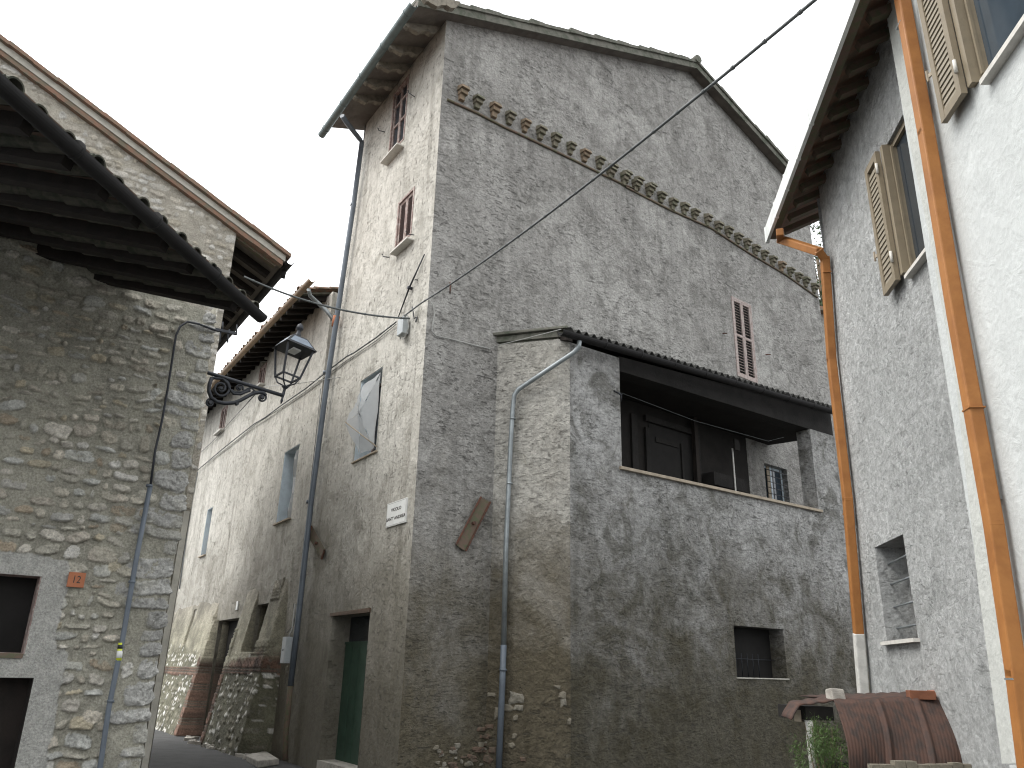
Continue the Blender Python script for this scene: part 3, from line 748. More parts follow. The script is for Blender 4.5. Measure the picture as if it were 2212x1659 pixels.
m = MB().tube([G.p3(L4(985, 990), .0), G.p3(L4(988, 1010), .08), G.p3(L4(985, 1085), .06)], .012, 6); m.build('iron_hook', MT['rust_iron'], tall)
m = MB().tube([G.p3(Z5(715, 1532), 0), G.p3(Z5(738, 1532), .1)], .014, 6); m.build('iron_hook', MT['rust_iron'], tall)
m = MB().tube([G.p3(Z5(530, 1440), 0), G.p3(Z5(550, 1440), .1)], .014, 6); m.build('iron_hook', MT['rust_iron'], tall)
# slanting wall anchors
def anchor(pl, q, label, out=.07):
    m = MB(); m.hexa([pl.p3(p, 0) for p in q], [pl.p3(p, out) for p in q])
    c = sum((pl.p3(p, out) for p in q), Vector()) / 4
    o = m.build('wall_anchor', MT['plank'], tall, label)
    a = (pl.p3(q[0], out) + pl.p3(q[3], out)) / 2; b = (pl.p3(q[1], out) + pl.p3(q[2], out)) / 2
    e = MB()
    for s in (0, 1):
        p0, p1 = (pl.p3(q[0], out), pl.p3(q[3], out)) if s == 0 else (pl.p3(q[1], out), pl.p3(q[2], out))
        e.bar(p0 + pl.n * .015, p1 + pl.n * .015, .02, .03, pl.n)
    e.tube([c - pl.n * .02, c + pl.n * .05], .03, 8)
    e.build('rusty_channel', MT['rust_iron'], o)
anchor(G, [Z4(728, 488), Z4(768, 510), Z4(662, 722), Z4(620, 695)], 'slanting weathered plank anchor on the gable wall')
anchor(F, [Z2(1348, 612), Z2(1405, 715), Z2(1392, 757), Z2(1338, 672)], 'slanting weathered plank anchor beside the downpipe')
# exposed rubble at the foot of the corner
def stones(name, spots, pl, mats, parent, seed, lbl=None):
    rnd = random.Random(seed)
    for (p, w, h, mi) in spots:
        u, z = pl.px(p)
        m = MB(); k = 0; n = 9
        rings = [(1, .0), (.95, .6), (.6, 1)]
        rad = [rnd.uniform(.6, 1.2) for _ in range(n)]
        for (f, o) in rings:
            for j in range(n):
                a = 2 * math.pi * j / n
                x = (abs(math.cos(a)) ** .6) * math.copysign(1, math.cos(a)); y = (abs(math.sin(a)) ** .6) * math.copysign(1, math.sin(a))
                m.v.append(tuple(pl.w(u + x * w * f * rad[j] / 2, z + y * h * f * rad[j] / 2, -.01 + o * .035)))
        for r_ in range(2):
            for j in range(n):
                a = k + r_ * n + j; b = k + r_ * n + (j + 1) % n
                m.f.append((a, b, b + n, a + n)); m.sm.append(False)
        m.f.append(tuple(k + 2 * n + j for j in range(n))); m.sm.append(False)
        m.build(name, mats[mi], parent)
rnd = random.Random(5)
sp = [((rnd.uniform(940, 1058), rnd.uniform(1600, 1665)), rnd.uniform(.06, .2), rnd.uniform(.04, .09), rnd.choice((0, 0, 1, 2))) for _ in range(34)]
sp += [((rnd.uniform(1015, 1050), rnd.uniform(1560, 1650)), rnd.uniform(.1, .2), .06, 1) for _ in range(8)]
stones('exposed_stone', sp, G, [MT['st_a'], MT['st_b'], MT['st_c']], tall, 4, 'rubble stones showing through worn render')

# ================================================================== annex with loggia
ann = thing('loggia_annex', 'low grey annex with open loggia, corrugated roof and long stone ledge', 'annex', K2 * 1 - Vector((0, 0, K2.z)))
z_slab = AL.px(M5(230, 425))[1]; z_top = AL.px(M5(230, 325))[1]; rep('annex z', (z_slab, z_top))
uK1 = (K1 - J).dot(AL.d); uK2 = (K2 - K1).dot(CH.d)
zg_a = AF.px(M5(1075, 260), .28)[1]; zg_b = AF.px(Z6(995, 112), .28)[1]; rep('annex gutter', (zg_a, zg_b))
lg = [AF.px(L5(180, 165)), AF.px(L5(190, 1035)), AF.px(L5(1990, 1452))]
lu0 = (lg[0][0] + lg[1][0]) / 2; lz0 = (lg[1][1] + lg[2][1]) / 2; lz1 = lg[0][1]; lu1 = AF.px(L5(1955, 1430))[0]
rep('loggia', (lu0, lu1, lz0, lz1)); rep('lz', (lg[1][1], lg[2][1]))
sw = [AF.px(Z6(582, 1043)), AF.px(Z6(797, 1060)), AF.px(Z6(805, 1277)), AF.px(Z6(587, 1262))]; rep('sw', sum(sw, ()))
swr = [((sw[0][0] + sw[3][0]) / 2, (sw[2][1] + sw[3][1]) / 2), ((sw[1][0] + sw[2][0]) / 2, (sw[2][1] + sw[3][1]) / 2), ((sw[1][0] + sw[2][0]) / 2, (sw[0][1] + sw[1][1]) / 2), ((sw[0][0] + sw[3][0]) / 2, (sw[0][1] + sw[1][1]) / 2)]
uEnd = AF.px((1868, 1480))[0]; ztop_f = zg_a - .05
rep('uEnd', (uEnd,))
z_p = lz1 - .003
m = MB(); sheet(m, AF, [(0, 0), (uEnd, 0), (uEnd, z_p), (lu1, z_p), (lu1, lz0), (lu0, lz0), (lu0, ztop_f + .06), (0, ztop_f + .06)], [swr], 0, .35); m.build('front_wall', MT['AF'], ann, 'coarse grey rendered front wall')
m = MB(); sheet(m, AL, [(-.1, 0), (uK1, 0), (uK1, z_slab), (-.1, z_slab)], (), 0, .3); m.build('side_wall', MT['AL'], ann, 'rendered side wall toned paler for its sky light')  # extra sky light on this side put into the paler render
m = MB(); sheet(m, CH, [(0, 0), (uK2, 0), (uK2, z_slab), (0, z_slab)], (), .002, .3); m.build('corner_pilaster', MT['AL'], ann)
# coping over the side wall
m = MB(); hh = z_top - z_slab
m.pbox(AL, -.1, uK1 + .02, z_slab, z_slab + .04, -.3, -.03); m.pbox(AL, -.1, uK1 + .01, z_slab + .04, z_top, -.3, .03); m.pbox(AL, -.1, uK1 + .2, z_top, z_top + .05, -.3, .10); m.pbox(CH, 0, uK2, z_slab + .04, z_top, -.3, .02)
m.rough(.01).build('coping', MT['verge'], ann, 'mossy coping over the side wall')
# right side of annex, rear part, floor and ceiling
dep = (G.w(G.px((1500, 1000))[0], 0) - AF.w(AF.px((1500, 1000))[0], 0)).dot(-AF.n)
def toG(u, z, from_out=0):
    """point on the gable wall straight behind AF position u"""
    p = AF.w(u, z); t = (G.o - p).dot(G.n) / (-AF.n).dot(G.n); return p - AF.n * (t - .0)
fl = MB(); z_fl = lz0 - .95
fl.hexa([AF.w(.05, z_fl - .2, -.36), AF.w(uEnd - .02, z_fl - .2, -.36), toG(uEnd - .02, z_fl - .2), toG(.05, z_fl - .2)],
        [AF.w(.05, z_fl, -.36), AF.w(uEnd - .02, z_fl, -.36), toG(uEnd - .02, z_fl), toG(.05, z_fl)]); fl.build('loggia_floor', MT['cement'], ann)
uCe = G.px(L5(1500, 768))[0]; pCe = G.w(uCe, 0); uCeA = (pCe - AF.o).dot(AF.d); rep('ceiling end', (uCe, uCeA))
uRo = min(uEnd, uCeA)
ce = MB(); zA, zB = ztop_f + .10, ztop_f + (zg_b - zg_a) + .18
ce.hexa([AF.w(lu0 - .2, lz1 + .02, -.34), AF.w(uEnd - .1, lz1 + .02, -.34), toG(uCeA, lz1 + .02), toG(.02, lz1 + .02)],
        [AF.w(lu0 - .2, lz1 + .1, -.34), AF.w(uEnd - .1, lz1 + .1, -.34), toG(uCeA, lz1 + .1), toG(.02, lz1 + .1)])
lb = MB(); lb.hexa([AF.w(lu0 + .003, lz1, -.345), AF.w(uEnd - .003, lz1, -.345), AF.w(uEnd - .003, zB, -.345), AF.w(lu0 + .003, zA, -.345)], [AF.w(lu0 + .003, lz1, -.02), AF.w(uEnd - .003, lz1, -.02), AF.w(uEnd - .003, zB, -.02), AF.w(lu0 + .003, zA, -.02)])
lb.build('lintel_beam', MT['beam'], ann, 'beam over the loggia opening, gutter shade and stain in its colour')  # lintel coloured near-black for the gutter's shade
ce.build('ceiling', MT['shade_dark'], ann)
m = MB(); m.pbox(AF, uEnd - .3, uEnd - .005, 0, z_fl - .2, -2.4, -.35); m.build('end_wall', MT['AF'], ann)
# corrugated sheet roof
a0 = AF.w(-.15, zg_a + .12, .22); a1 = AF.w(uEnd, zg_b + .12, .22)
m = MB(); Lc = (a1 - a0).length; nC = int(Lc / .0886 / 2) * 16
ridge_h = .34
def cor(s, t, off):
    p = a0.lerp(a1, s); q = toG(-.15 + (uCeA + .15) * s, p.z + ridge_h)
    pp = p.lerp(q, t); ph = s * Lc / .177 * 2 * math.pi; return pp + Vector((0, 0, .038 * math.cos(ph) + .02 + off))
for k in range(nC):
    for t0, t1 in ((0, .5), (.5, 1)):
        s0, s1 = k / nC, (k + 1) / nC
        m.poly([cor(s0, t0, 0), cor(s1, t0, 0), cor(s1, t1, 0), cor(s0, t1, 0)], True)
        m.poly([cor(s0, t0, -.012), cor(s1, t0, -.012), cor(s1, t1, -.012), cor(s0, t1, -.012)], True)
    m.poly([cor(s0, 0, 0), cor(s1, 0, 0), cor(s1, 0, -.012), cor(s0, 0, -.012)])
m.build('corrugated_roof', MT['corrugated'], ann, merge=True)
# left end of the roof
m = MB(); m.hexa([AF.w(-.15, zg_a - .02, .1), AF.w(-.02, zg_a - .02, .1), toG(-.02, zg_a + ridge_h - .06), toG(-.15, zg_a + ridge_h - .06)],
                 [AF.w(-.15, zg_a + .06, .1), AF.w(-.02, zg_a + .06, .1), toG(-.02, zg_a + ridge_h + .03), toG(-.15, zg_a + ridge_h + .03)])
m.build('roof_board', MT['wood_dark'], ann)
gpa = AF.w(AF.px(M5(1045, 262), .30)[0], zg_a, .30); gpb = AF.w(uEnd, zg_b, .30)
m = MB().gutter(gpa, gpb, .085)
for k in range(9):
    p = gpa.lerp(gpb, .12 + k * .105); dd = (gpb - gpa).normalized()
    m.tube([p - dd * .012, p + dd * .012], .091, 14)
m.build('gutter', MT['gutter_dark'], ann, 'dark gutter along the corrugated roof')
pts = [AF.p3(M5(1290, 375), .30), AF.p3(M5(1280, 450), .28), AF.p3(M5(1215, 525), .2), AL.p3(M5(860, 760), .16), AL.p3(M5(500, 1000), .11), AL.p3(M5(445, 1075), .10), AL.p3(M5(425, 1250), .09), AL.p3(M5(400, 1659), .09), AL.p3(Z4(838, 700), .09), AL.p3(Z4(828, 1130), .09)]
m = MB().tube(pts, .042, 12)
for q in (M5(425, 1385), Z4(853, 430)): 
    p = AL.p3(q, .09); m.tube([p + Vector((0, 0, .015)), p - Vector((0, 0, .015))], .052, 12)
m.build('downpipe', MT['pipe_grey'], ann, 'galvanised downpipe with a long bend')
m = MB().tube([AL.p3(Z4(828, 1128), .09), AL.p3(Z4(822, 1300), .09), AL.p3(Z4(805, 1700), .09)], .047, 12)
p = AL.p3(Z4(826, 1235), .09); m.tube([p + Vector((0, 0, .015)), p - Vector((0, 0, .015))], .058, 12)
m.build('lower_pipe', MT['pipe_blue'], ann, 'blue grey foot of the downpipe')
su0 = AF.px(L5(190, 1040), .05)[0]; su1 = AF.px(L5(1992, 1452), .05)[0]
MB().pbox(AF, su0, su1, lz0 - .0, lz0 + .055, -.37, .06).build('ledge', MT['sill_tan'], ann, 'long tan stone ledge', bevel=.006)
# inside the loggia
m = MB(); p = AF.px(L5(855, 900), -1.1); m.pbox(AF, p[0] - .05, p[0] + .05, z_fl, lz1 + .02, -1.15, -1.05); m.build('post', MT['wood_dark'], ann)
p = AF.px(L5(1192, 1000), -.9); m = MB().tube([AF.w(p[0], z_fl, -.9), AF.w(p[0], AF.px(L5(1185, 860), -.9)[1], -.9)], .018, 8); m.build('pole', MT['white_paint'], ann, 'peeling white pole inside the loggia')
m = MB(); p = AF.px(L5(1230, 830), -.8); m.pbox(AF, p[0] - .10, p[0] + .06, p[1] - .12, p[1] + .12, -.84, -.8); m.build('board', MT['beam'], ann)
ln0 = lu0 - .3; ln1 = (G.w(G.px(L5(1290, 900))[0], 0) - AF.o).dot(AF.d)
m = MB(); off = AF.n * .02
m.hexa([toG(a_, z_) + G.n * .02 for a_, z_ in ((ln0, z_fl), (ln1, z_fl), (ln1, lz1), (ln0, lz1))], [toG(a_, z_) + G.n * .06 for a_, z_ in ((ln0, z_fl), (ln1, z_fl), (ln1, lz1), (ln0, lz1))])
m.build('shade_lining', MT['shade_dark'], ann)  # added lining, loggia shade put into its near-black colour
def gb(px0, px1, y0, y1, out, th, mat, name, lbl=None):
    a_ = G.px(L5(px0, 900), out)[0]; b_ = G.px(L5(px1, 900), out)[0]; xm = (px0 + px1) / 2
    z_0 = G.px(L5(xm, y1), out)[1]; z_1 = G.px(L5(xm, y0), out)[1]
    MB().pbox(G, a_, b_, z_0, z_1, out, out + th).build(name, MT[mat], ann, lbl)
gb(400, 440, 680, 1190, .07, .05, 'beam', 'door_jamb'); gb(855, 880, 640, 1190, .07, .05, 'beam', 'door_jamb'); gb(400, 880, 640, 690, .07, .06, 'beam', 'door_head')
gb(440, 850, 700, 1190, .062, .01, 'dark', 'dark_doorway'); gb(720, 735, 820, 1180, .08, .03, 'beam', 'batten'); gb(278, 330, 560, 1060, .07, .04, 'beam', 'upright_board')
gb(900, 1180, 1120, 1230, .1, .3, 'beam', 'stored_box'); gb(500, 700, 790, 830, .08, .02, 'beam', 'shelf')
m = MB(); m.pbox(AF, lu0 + .5, lu0 + .62, z_fl, lz1 + .02, -2.2, -.36); 
# clothes line
cw = thing('clothes_line', 'thin wire slung across the loggia opening', 'wire', AF.w(lu0, lz0))
pts = [AF.p3(L5(130, 350), .05), AF.p3(L5(205, 370), .12), AF.p3(L5(850, 615), .05), AF.p3(L5(1500, 795), -.05), AF.p3(L5(1640, 760), -.2)]
MB().tube(pts, .0035, 5).build('wire', MT['cable'], cw)
m = MB().tube([AF.p3(L5(125, 345), .0), AF.p3(L5(195, 385), .14)], .018, 6).tube([AF.p3(L5(190, 380), .1), AF.p3(L5(190, 440), .06)], .012, 5); m.build('iron_arm', MT['iron'], cw)
# small dark window
zz = swr[0][1]; m = MB().pbox(AF, swr[0][0] - .02, swr[1][0] + .03, zz - .02, zz, -.35, .02); m.build('sill', MT['cement'], ann)
pane(AF, swr[0][0] - .02, swr[1][0] + .02, swr[0][1], swr[2][1], -.33, MT['dark'], ann, 'dark_opening')
m = MB()
for k in range(1, 7): uu = swr[0][0] + (swr[1][0] - swr[0][0]) * k / 9; m.tube([AF.w(uu, zz, -.26), AF.w(uu, zz + .42, -.26)], .008, 5)
m.tube([AF.w(swr[0][0], zz + .32, -.26), AF.w(swr[1][0], zz + .32, -.26)], .008, 5); m.build('grille', MT['iron'], ann)
# exposed stones near the pipe
sp = [(M5(0, 0), .1, .1, 0)]
sp = [((1115, 1508), .30, .2, 0), ((1098, 1530), .22, .14, 2), ((1120, 1530), .16, .1, 0), ((1060, 1500), .16, .08, 2), ((1075, 1540), .14, .2, 2), ((1113, 1552), .12, .1, 2), ((1056, 1570), .16, .08, 1), ((1052, 1590), .14, .08, 1), ((1062, 1620), .14, .1, 1), ((1112, 1590), .1, .08, 2), ((1105, 1610), .12, .1, 2), ((1052, 1640), .2, .12, 1), ((1130, 1640), .1, .08, 1)]
stones('exposed_stone', sp, AL, [MT['st_a'], MT['st_b'], MT['st_c']], ann, 9, 'stones and bricks showing through broken render')
sp = [(Z4(1080, 1345), .16, .12, 2), (Z4(1085, 1375), .12, .14, 0), (Z4(1060, 1310), .14, .06, 2), (Z4(1110, 1460), .08, .1, 2)]
stones('exposed_stone', sp, AF, [MT['st_a'], MT['st_b'], MT['st_c']], ann, 12)

# ================================================================== row house up the alley
uC = F.px(Z2(748, 900))[0]; rep('uC far', (uC,))
cg = [F.px(L1(290, 1150), .72), F.px(L1(1250, 190), .72)]; rep('C gutter', cg[0] + cg[1])
zCg = (cg[0][1] + cg[1][1]) / 2; oC = .66; tC = math.tan(R(17)); zCw = zCg + .02 + oC * tC
row = thing('row_house', 'long pale rendered row house with brown gutter along the alley', 'house', F.w(uT + 4, 0))
def bq(f, q): return bb([F.px(f(*p)) for p in q])
bl1 = bq(M1, ((955, 1368), (1085, 1305), (1158, 692), (1040, 765))); bl2 = bq(M1, ((335, 1632), (378, 1612), (440, 1215), (395, 1242)))
sh1 = bq(L1, ((680, 1290), (745, 1262), (790, 940), (725, 1020))); sh2 = bq(M1, ((487, 612), (530, 580), (567, 375), (520, 400))); sh3 = bq(M1, ((272, 945), (312, 925), (352, 682), (315, 712)))
for nme, q in (('bl1', bl1), ('bl2', bl2), ('sh1', sh1), ('sh2', sh2), ('sh3', sh3)): rep(nme, q)
uFar = max(uC, sh3[1] + .3)
door1 = [F.px(L2(555, 568), .0), F.px(L2(672, 545), .20)]; wd = [F.px(M7(1045, 845)), F.px(M7(1180, 828), .12)]; rep('door1', door1[0] + door1[1]); rep('wd', wd[0] + wd[1])
d1u0, d1u1 = sorted((door1[0][0], door1[1][0])); d1z = door1[0][1]
w1u0, w1u1 = sorted((wd[0][0], wd[1][0])); w1z = wd[0][1]
m = MB()
sheet(m, F, [(uT, 0), (uFar, 0), (uFar, zCw), (uT, zCw)], [rect(*bl1), rect(*bl2), rect(*sh1), rect(*sh2), rect(*sh3), rect(d1u0, d1u1, .02, d1z), rect(w1u0, w1u1, w1z - 1.0, w1z)], 0, .45)
m.build('street_wall', MT['F'], row)
m = MB(); q = [F.w(uT, 0, -7), F.w(uFar, 0, -7), F.w(uFar, zCw, -7), F.w(uT, zCw, -7)]; m.poly(q); m.poly([F.w(uFar, 0), F.w(uFar, 0, -7), F.w(uFar, zCw + 1, -7), F.w(uFar, zCw)]); m.build('rear_wall', MT['F'], row)
# eave, rafters, tiles, gutter
upC = (-F.n * math.cos(R(17)) + Vector((0, 0, math.sin(R(17)))))
ea = F.w(uT + .25, zCg + .06, oC); eb = F.w(uFar + .3, zCg + .06, oC)
m = MB(); m.hexa([ea, eb, eb + upC * 7.5, ea + upC * 7.5], [p + Vector((0, 0, .04)) for p in (ea, eb, eb + upC * 7.5, ea + upC * 7.5)]); m.build('roof', MT['tile_dark'], row)
coppi(ea + Vector((0, 0, .04)), eb + Vector((0, 0, .04)), upC, 0, mat=MT['tile'], parent=row, length=2.2, gap=.26)
nR = int((uFar - uT) / .42)
m = None
for k in range(nR):
    p = F.w(uT + .4 + k * .42, zCg - .0, oC - .04) + upC * 0
    m = MB().bar(p, p + upC * 1.1, .075, .10); m.build('rafter', MT['wood_dark'], row)
g0 = F.w(cg[1][0], zCg, .73); g1 = F.w(uFar + .2, zCg, .73)
m = MB().gutter(g0, g1, .075)
for k in range(9):
    p = g0.lerp(g1, .04 + k * .11); dd = (g1 - g0).normalized(); m.tube([p - dd * .01, p + dd * .01], .081, 12)
m.build('gutter', MT['gutter_brown'], row, 'copper brown half-round gutter')
m = MB().tube([F.p3(L1(1210, 265), .72), F.p3(L1(1225, 330), .62), F.p3(L1(1400, 490), .25), F.p3(L1(1465, 580), .16)], .045, 10); m.build('spout', MT['pipe_grey'], row, 'grey spout joining the downpipe')
m = MB().tube([F.p3(L1(1500, 540), .13), F.p3(L1(1480, 650), .13)], .075, 12); m.build('pipe_collar', MT['clay_plate'], row, 'terracotta coloured pipe collar')
# blue lined windows
for q, nm in ((bl1, 'a'), (bl2, 'b')):
    u0, u1, z0, z1 = q; u0, u1 = sorted((u0, u1))
    m = MB(); m.pbox(F, u1 - .012, u1, z0, z1, -.44, -.004); m.pbox(F, u0 + .01, u1 - .012, z1 - .012, z1, -.44, -.006); m.build('reveal', MT['blue'], row, 'pale blue painted window reveal')
    fr = frame(F, u0, u1, z0, z1, -.42, -.36, .05, MT['shutter_red'], row, 'window', True); pane(F, u0 + .05, u1 - .05, z0 + .05, z1 - .05, -.38, MT['glass'], fr)
    MB().pbox(F, u0 - .04, u1 + .05, z0 - .03, z0, -.3, .06).build('sill', MT['sill_tan'], row)
u0, u1, z0, z1 = bl1; u0, u1 = sorted((u0, u1))
nt2 = MB(); 
for i in range(8):
    for j in range(4):
        def q(a, b): return F.w(u0 + .04 + (u1 - u0) * .45 * b / 4 * (1 - .3 * abs(a - 4) / 4), z0 + (z1 - z0) * .95 * a / 8, -.08 - .04 * math.sin(a + b))
        nt2.poly([q(i, j), q(i, j + 1), q(i + 1, j + 1), q(i + 1, j)], True)
tag(nt2.build('torn_net', MT['net']), 'grey net curtain hanging in the tall blue lined window left of downpipe', 'net')
for q in (sh1, sh2, sh3):
    u0, u1, z0, z1 = q; u0, u1 = sorted((u0, u1)); z1 = min(z1, zCw - .25)
    fr = frame(F, u0, u1, z0, z1, -.12, .02, .05, MT['shutter_red'], row, 'window', False); um = (u0 + u1) / 2
    for a, b in ((u0 + .05, um - .004), (um + .004, u1 - .05)): louvre(F, a, b, z0 + .05, z1 - .05, -.04, .04, 26, MT['shutter_red'], fr, tilt=.5, slat_mat=MT['slat_red'])
    pane(F, u0 + .03, u1 - .03, z0 + .03, z1 - .03, -.09, MT['dark'], fr, 'backing')
    MB().pbox(F, u0 - .08, u1 + .08, z0 - .05, z0 - .0, -.05, .14).build('sill', MT['marble'], row)
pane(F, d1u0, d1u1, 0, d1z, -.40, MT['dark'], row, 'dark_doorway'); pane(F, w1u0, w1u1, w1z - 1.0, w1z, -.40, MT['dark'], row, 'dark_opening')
# battered stone foot: scarp with brick bands, recesses for the doorways
stp = .03
scu0 = F.px(L2(1060, 1000))[0]; scu0 = F.px(L2(985, 900), .1)[0]; uu = np.arange(scu0, uFar + 1.5, stp); ztop = F.px(L2(575, 395))[1]; rep('scarp top', (ztop, scu0))
zs_ = np.arange(0, 3.9, stp); U, Z = np.meshgrid(uu, zs_)
Hm, Cm = masonry(U, Z, 31, rowh=(.06, .15), wid=(.06, .2), gap=(.008, .04), drop=.35, protr=(.015, .04), mortar=(.16, .155, .11), cols=[(.62, .60, .55), (.30, .28, .22), (.20, .19, .15), (.70, .69, .64), (.25, .23, .18), (.66, .64, .6)], rgh=.014)
def at_u(f, p, o=0.0): return F.px(f(*p), o)[0]
ub1 = at_u(L2, (575, 395)); ub2l = d1u0; rep('ub1', (ub1, ub2l))
topn = ztop + fbm(U, Z * 0, .8, 3, 3) * .5
peak = F.px(M7(1440, 330)); topn = topn
k = np.clip((topn - Z) / topn, 0, 1)
side = np.clip((U - scu0) / .35, 0, 1); side = side * side * (3 - 2 * side)
out = -.03 + (.02 + .58 * k + Hm * np.clip(k * 6, 0, 1) * (.25 + .75 * np.clip((2.1 - Z) * 1.5, 0, 1))) * side
# courses of brick
def brick_at(zc_, half, ua, ub, seed):
    global out
    s = (np.abs(Z - zc_ + fbm(U, Z, .7, seed, 2) * .1) < half) & (U > ua) & (U < ub)
    bx = U / .24 + np.floor(Z / .065) * .5; fx = bx - np.floor(bx); fz = Z / .065 - np.floor(Z / .065)
    jn = (fx < .07) | (fz < .22)
    rr = vn(np.floor(bx), np.floor(Z / .065), 1.0, seed)
    gm = np.clip(fbm(U, Z, 2.5, seed + 3, 4) * 2 + .75, .35, 1.1); colb = np.stack([(.19 + .10 * rr) * gm, (.125 + .05 * rr) * gm, (.095 + .035 * rr) * gm], -1); colb[jn] = (.14, .125, .10)
    Cm[s] = colb[s]; out = np.where(s, -.03 + (.04 + .58 * k + np.where(jn, -.015, .01)) * side, out)
zb = F.px(L2(230, 940), .45)[1]; zb2 = F.px(L2(740, 900), .3)[1]; rep('brick z', (zb, zb2, F.px(L2(850, 790), .2)[1]))
brick_at(zb, .10, ub1 - .0, uFar + 2, 5); brick_at(zb2, .16, scu0, d1u0, 6); brick_at(zb2 + .35, .15, scu0, scu0 + 1.3, 8)
brick_at(1.2, 1.6, d1u1 - .02, d1u1 + .35, 15); brick_at(1.0, 1.4, d1u0 - .25, d1u0 + .02, 16)
brick_at(peak[1] - .2, .35, peak[0] - .25, peak[0] + .35, 21)
# patches of the old render left on the scarp
rend = fbm(U, Z, .9, 77, 5) + np.clip((Z - 1.75) / 1.4, -.35, .4)
mm = np.clip(rend * 6, 0, 1)[..., None]; Cm = Cm * (1 - mm) + (np.array([.36, .34, .26]) * (1 + fbm(U, Z, 3, 5, 4) * .5)[..., None]) * mm
mx = np.clip((Z - (topn - .9)) / .9, 0, 1)[..., None]; Cm = Cm * (1 - mx) + np.array([.34, .315, .26]) * (1 + fbm(U, Z, 5, 88, 4)[..., None] * .5) * mx
# recesses
rec = np.zeros(U.shape, bool)
rec |= (U > d1u0) & (U < d1u1) & (Z < d1z)
rec |= (U > w1u0) & (U < w1u1) & (Z < w1z) & (Z > w1z - 1.0)
slit = [F.px(L2(340, 490), .2), F.px(L2(270, 740), .3)]
lintel_zone = (U > d1u0 - .05) & (U < d1u1 + .25) & (Z >= d1z)
out = np.where(lintel_zone, -.03, out); out = np.where((U > w1u0 - .02) & (U < w1u1) & (Z >= w1z), -.03, out)
out = np.where(rec, -.30, out)
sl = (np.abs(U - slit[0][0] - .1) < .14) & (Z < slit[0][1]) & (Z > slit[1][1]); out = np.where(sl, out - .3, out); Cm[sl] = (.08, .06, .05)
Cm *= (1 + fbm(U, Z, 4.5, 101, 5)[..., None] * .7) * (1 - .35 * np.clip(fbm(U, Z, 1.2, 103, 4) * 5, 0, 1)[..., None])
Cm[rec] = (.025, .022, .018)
keep = (Z < topn + .02) | lintel_zone & False
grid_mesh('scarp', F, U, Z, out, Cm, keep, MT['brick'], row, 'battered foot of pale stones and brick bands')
m = MB().pbox(F, d1u0 + .02, d1u1 - .02, 0, d1z - .02, -.299, -.27); m.build('door', MT['dark'], row, 'shadowed doorway between the buttresses')

# small house further up the alley
fh = thing('far_house', 'pale bluish rendered house at the far end of the alley', 'house', F.w(uFar + 2, 0))
m = MB(); m.pbox(F, uFar + .5, uFar + 8, 0, 2.9, -5, -.1); m.build('wall', MT['R2'], fh); m = MB(); m.pbox(F, uFar + .3, uFar + 8.2, 2.9, 3.0, -5.2, .15); m.build('roof', MT['tile'], fh)

# ================================================================== left stone house
sa = thing('stone_house', 'rubble stone house with dark timber eaves in left foreground', 'house', AC * 1 - Vector((0, 0, AC.z)))
zgA = 4.95
ge0 = at_z((0, 197), zgA); ge1 = at_z((558, 690), zgA); rep('A gutter', ge0); rep('A gut end', ge1)
gd = (ge1 - ge0).normalized(); gst = ge0 - gd * 3.2; gp = Vector((-gd.y, gd.x, 0)); ptA = R(15)
upA = gp * math.cos(ptA) + Vector((0, 0, math.sin(ptA)))
roofz = lambda P: zgA + .08 + max(0, (P - ge0).dot(gp)) * math.tan(ptA)
stp = .0105
uu = np.arange(-3.6, 0.0001, stp); zz_ = np.arange(0.0, 6.2, stp); U, Z = np.meshgrid(uu, zz_)
Hm, Cm = masonry(U, Z, 11, quoin=-.30, rowh=(.05, .16), wid=(.07, .28), protr=(.028, .07), rgh=.024)
sm = np.clip(fbm(U, Z, 3.2, 140, 5) * 9 - .2, 0, 1); Cm = Cm * (1 - .4 * sm[..., None]) + np.array([.41, .395, .32]) * .4 * sm[..., None]; Hm = Hm * (1 - .3 * sm) + fbm(U, Z, 9, 150, 4) * .012
dirt = fbm(U, Z, .7, 61, 4); Cm *= (1 + dirt * .35)[..., None]
A1 = [A.px(Z2(0, 820)), A.px(Z2(175, 832)), A.px(Z2(105, 1162))]; rep('A win', sum(A1, ()))
awU = A1[1][0]; aw = rect(awU - 1.1, awU, A1[2][1], A1[1][1])
A2 = [A.px(Z2(143, 1272))]; a2 = rect(A2[0][0] - 1.1, A2[0][0], -.1, A2[0][1]); rep('A op2', A2[0])
patch = [A.px(Z2(-400, 690)), A.px(Z2(0, 712)), A.px(Z2(290, 765)), A.px(Z2(300, 860)), A.px(Z2(265, 960)), A.px(Z2(240, 1150)), A.px(Z2(290, 1170)), A.px(Z2(260, 1330)), A.px(Z2(200, 1659)), A.px(Z2(150, 1900)), A.px(Z2(120, 2300)), A.px(Z2(-500, 2300))]
jit = fbm(U, Z, 7, 91, 3) * .07
pm = in_poly(U + jit, Z + jit, patch)
Hm = np.where(pm, .012 + fbm(U, Z, 3, 5, 3) * .008, Hm)
Cm[pm] = (np.array([.50, .495, .46])[None, :] * (1 + (fbm(U, Z, 1.6, 8, 5) * .28)[pm][:, None]))
hol = in_poly(U, Z, aw) | in_poly(U, Z, a2)
P0 = np.array(A.o)[None, None] + U[..., None] * np.array(A.d)
RZ = zgA + .08 + np.clip((P0[..., 0] - ge0.x) * gp.x + (P0[..., 1] - ge0.y) * gp.y, 0, 9) * math.tan(ptA)
keep = (~hol) & (Z < RZ + .08)
U2 = U + np.where(U > -.25, (U + .25) / .25, 0) * (Hm * .8 - .012)
grid_mesh('front_wall', A, U2, Z, Hm, Cm, keep, MT['stone'], sa, 'rubble masonry front wall')
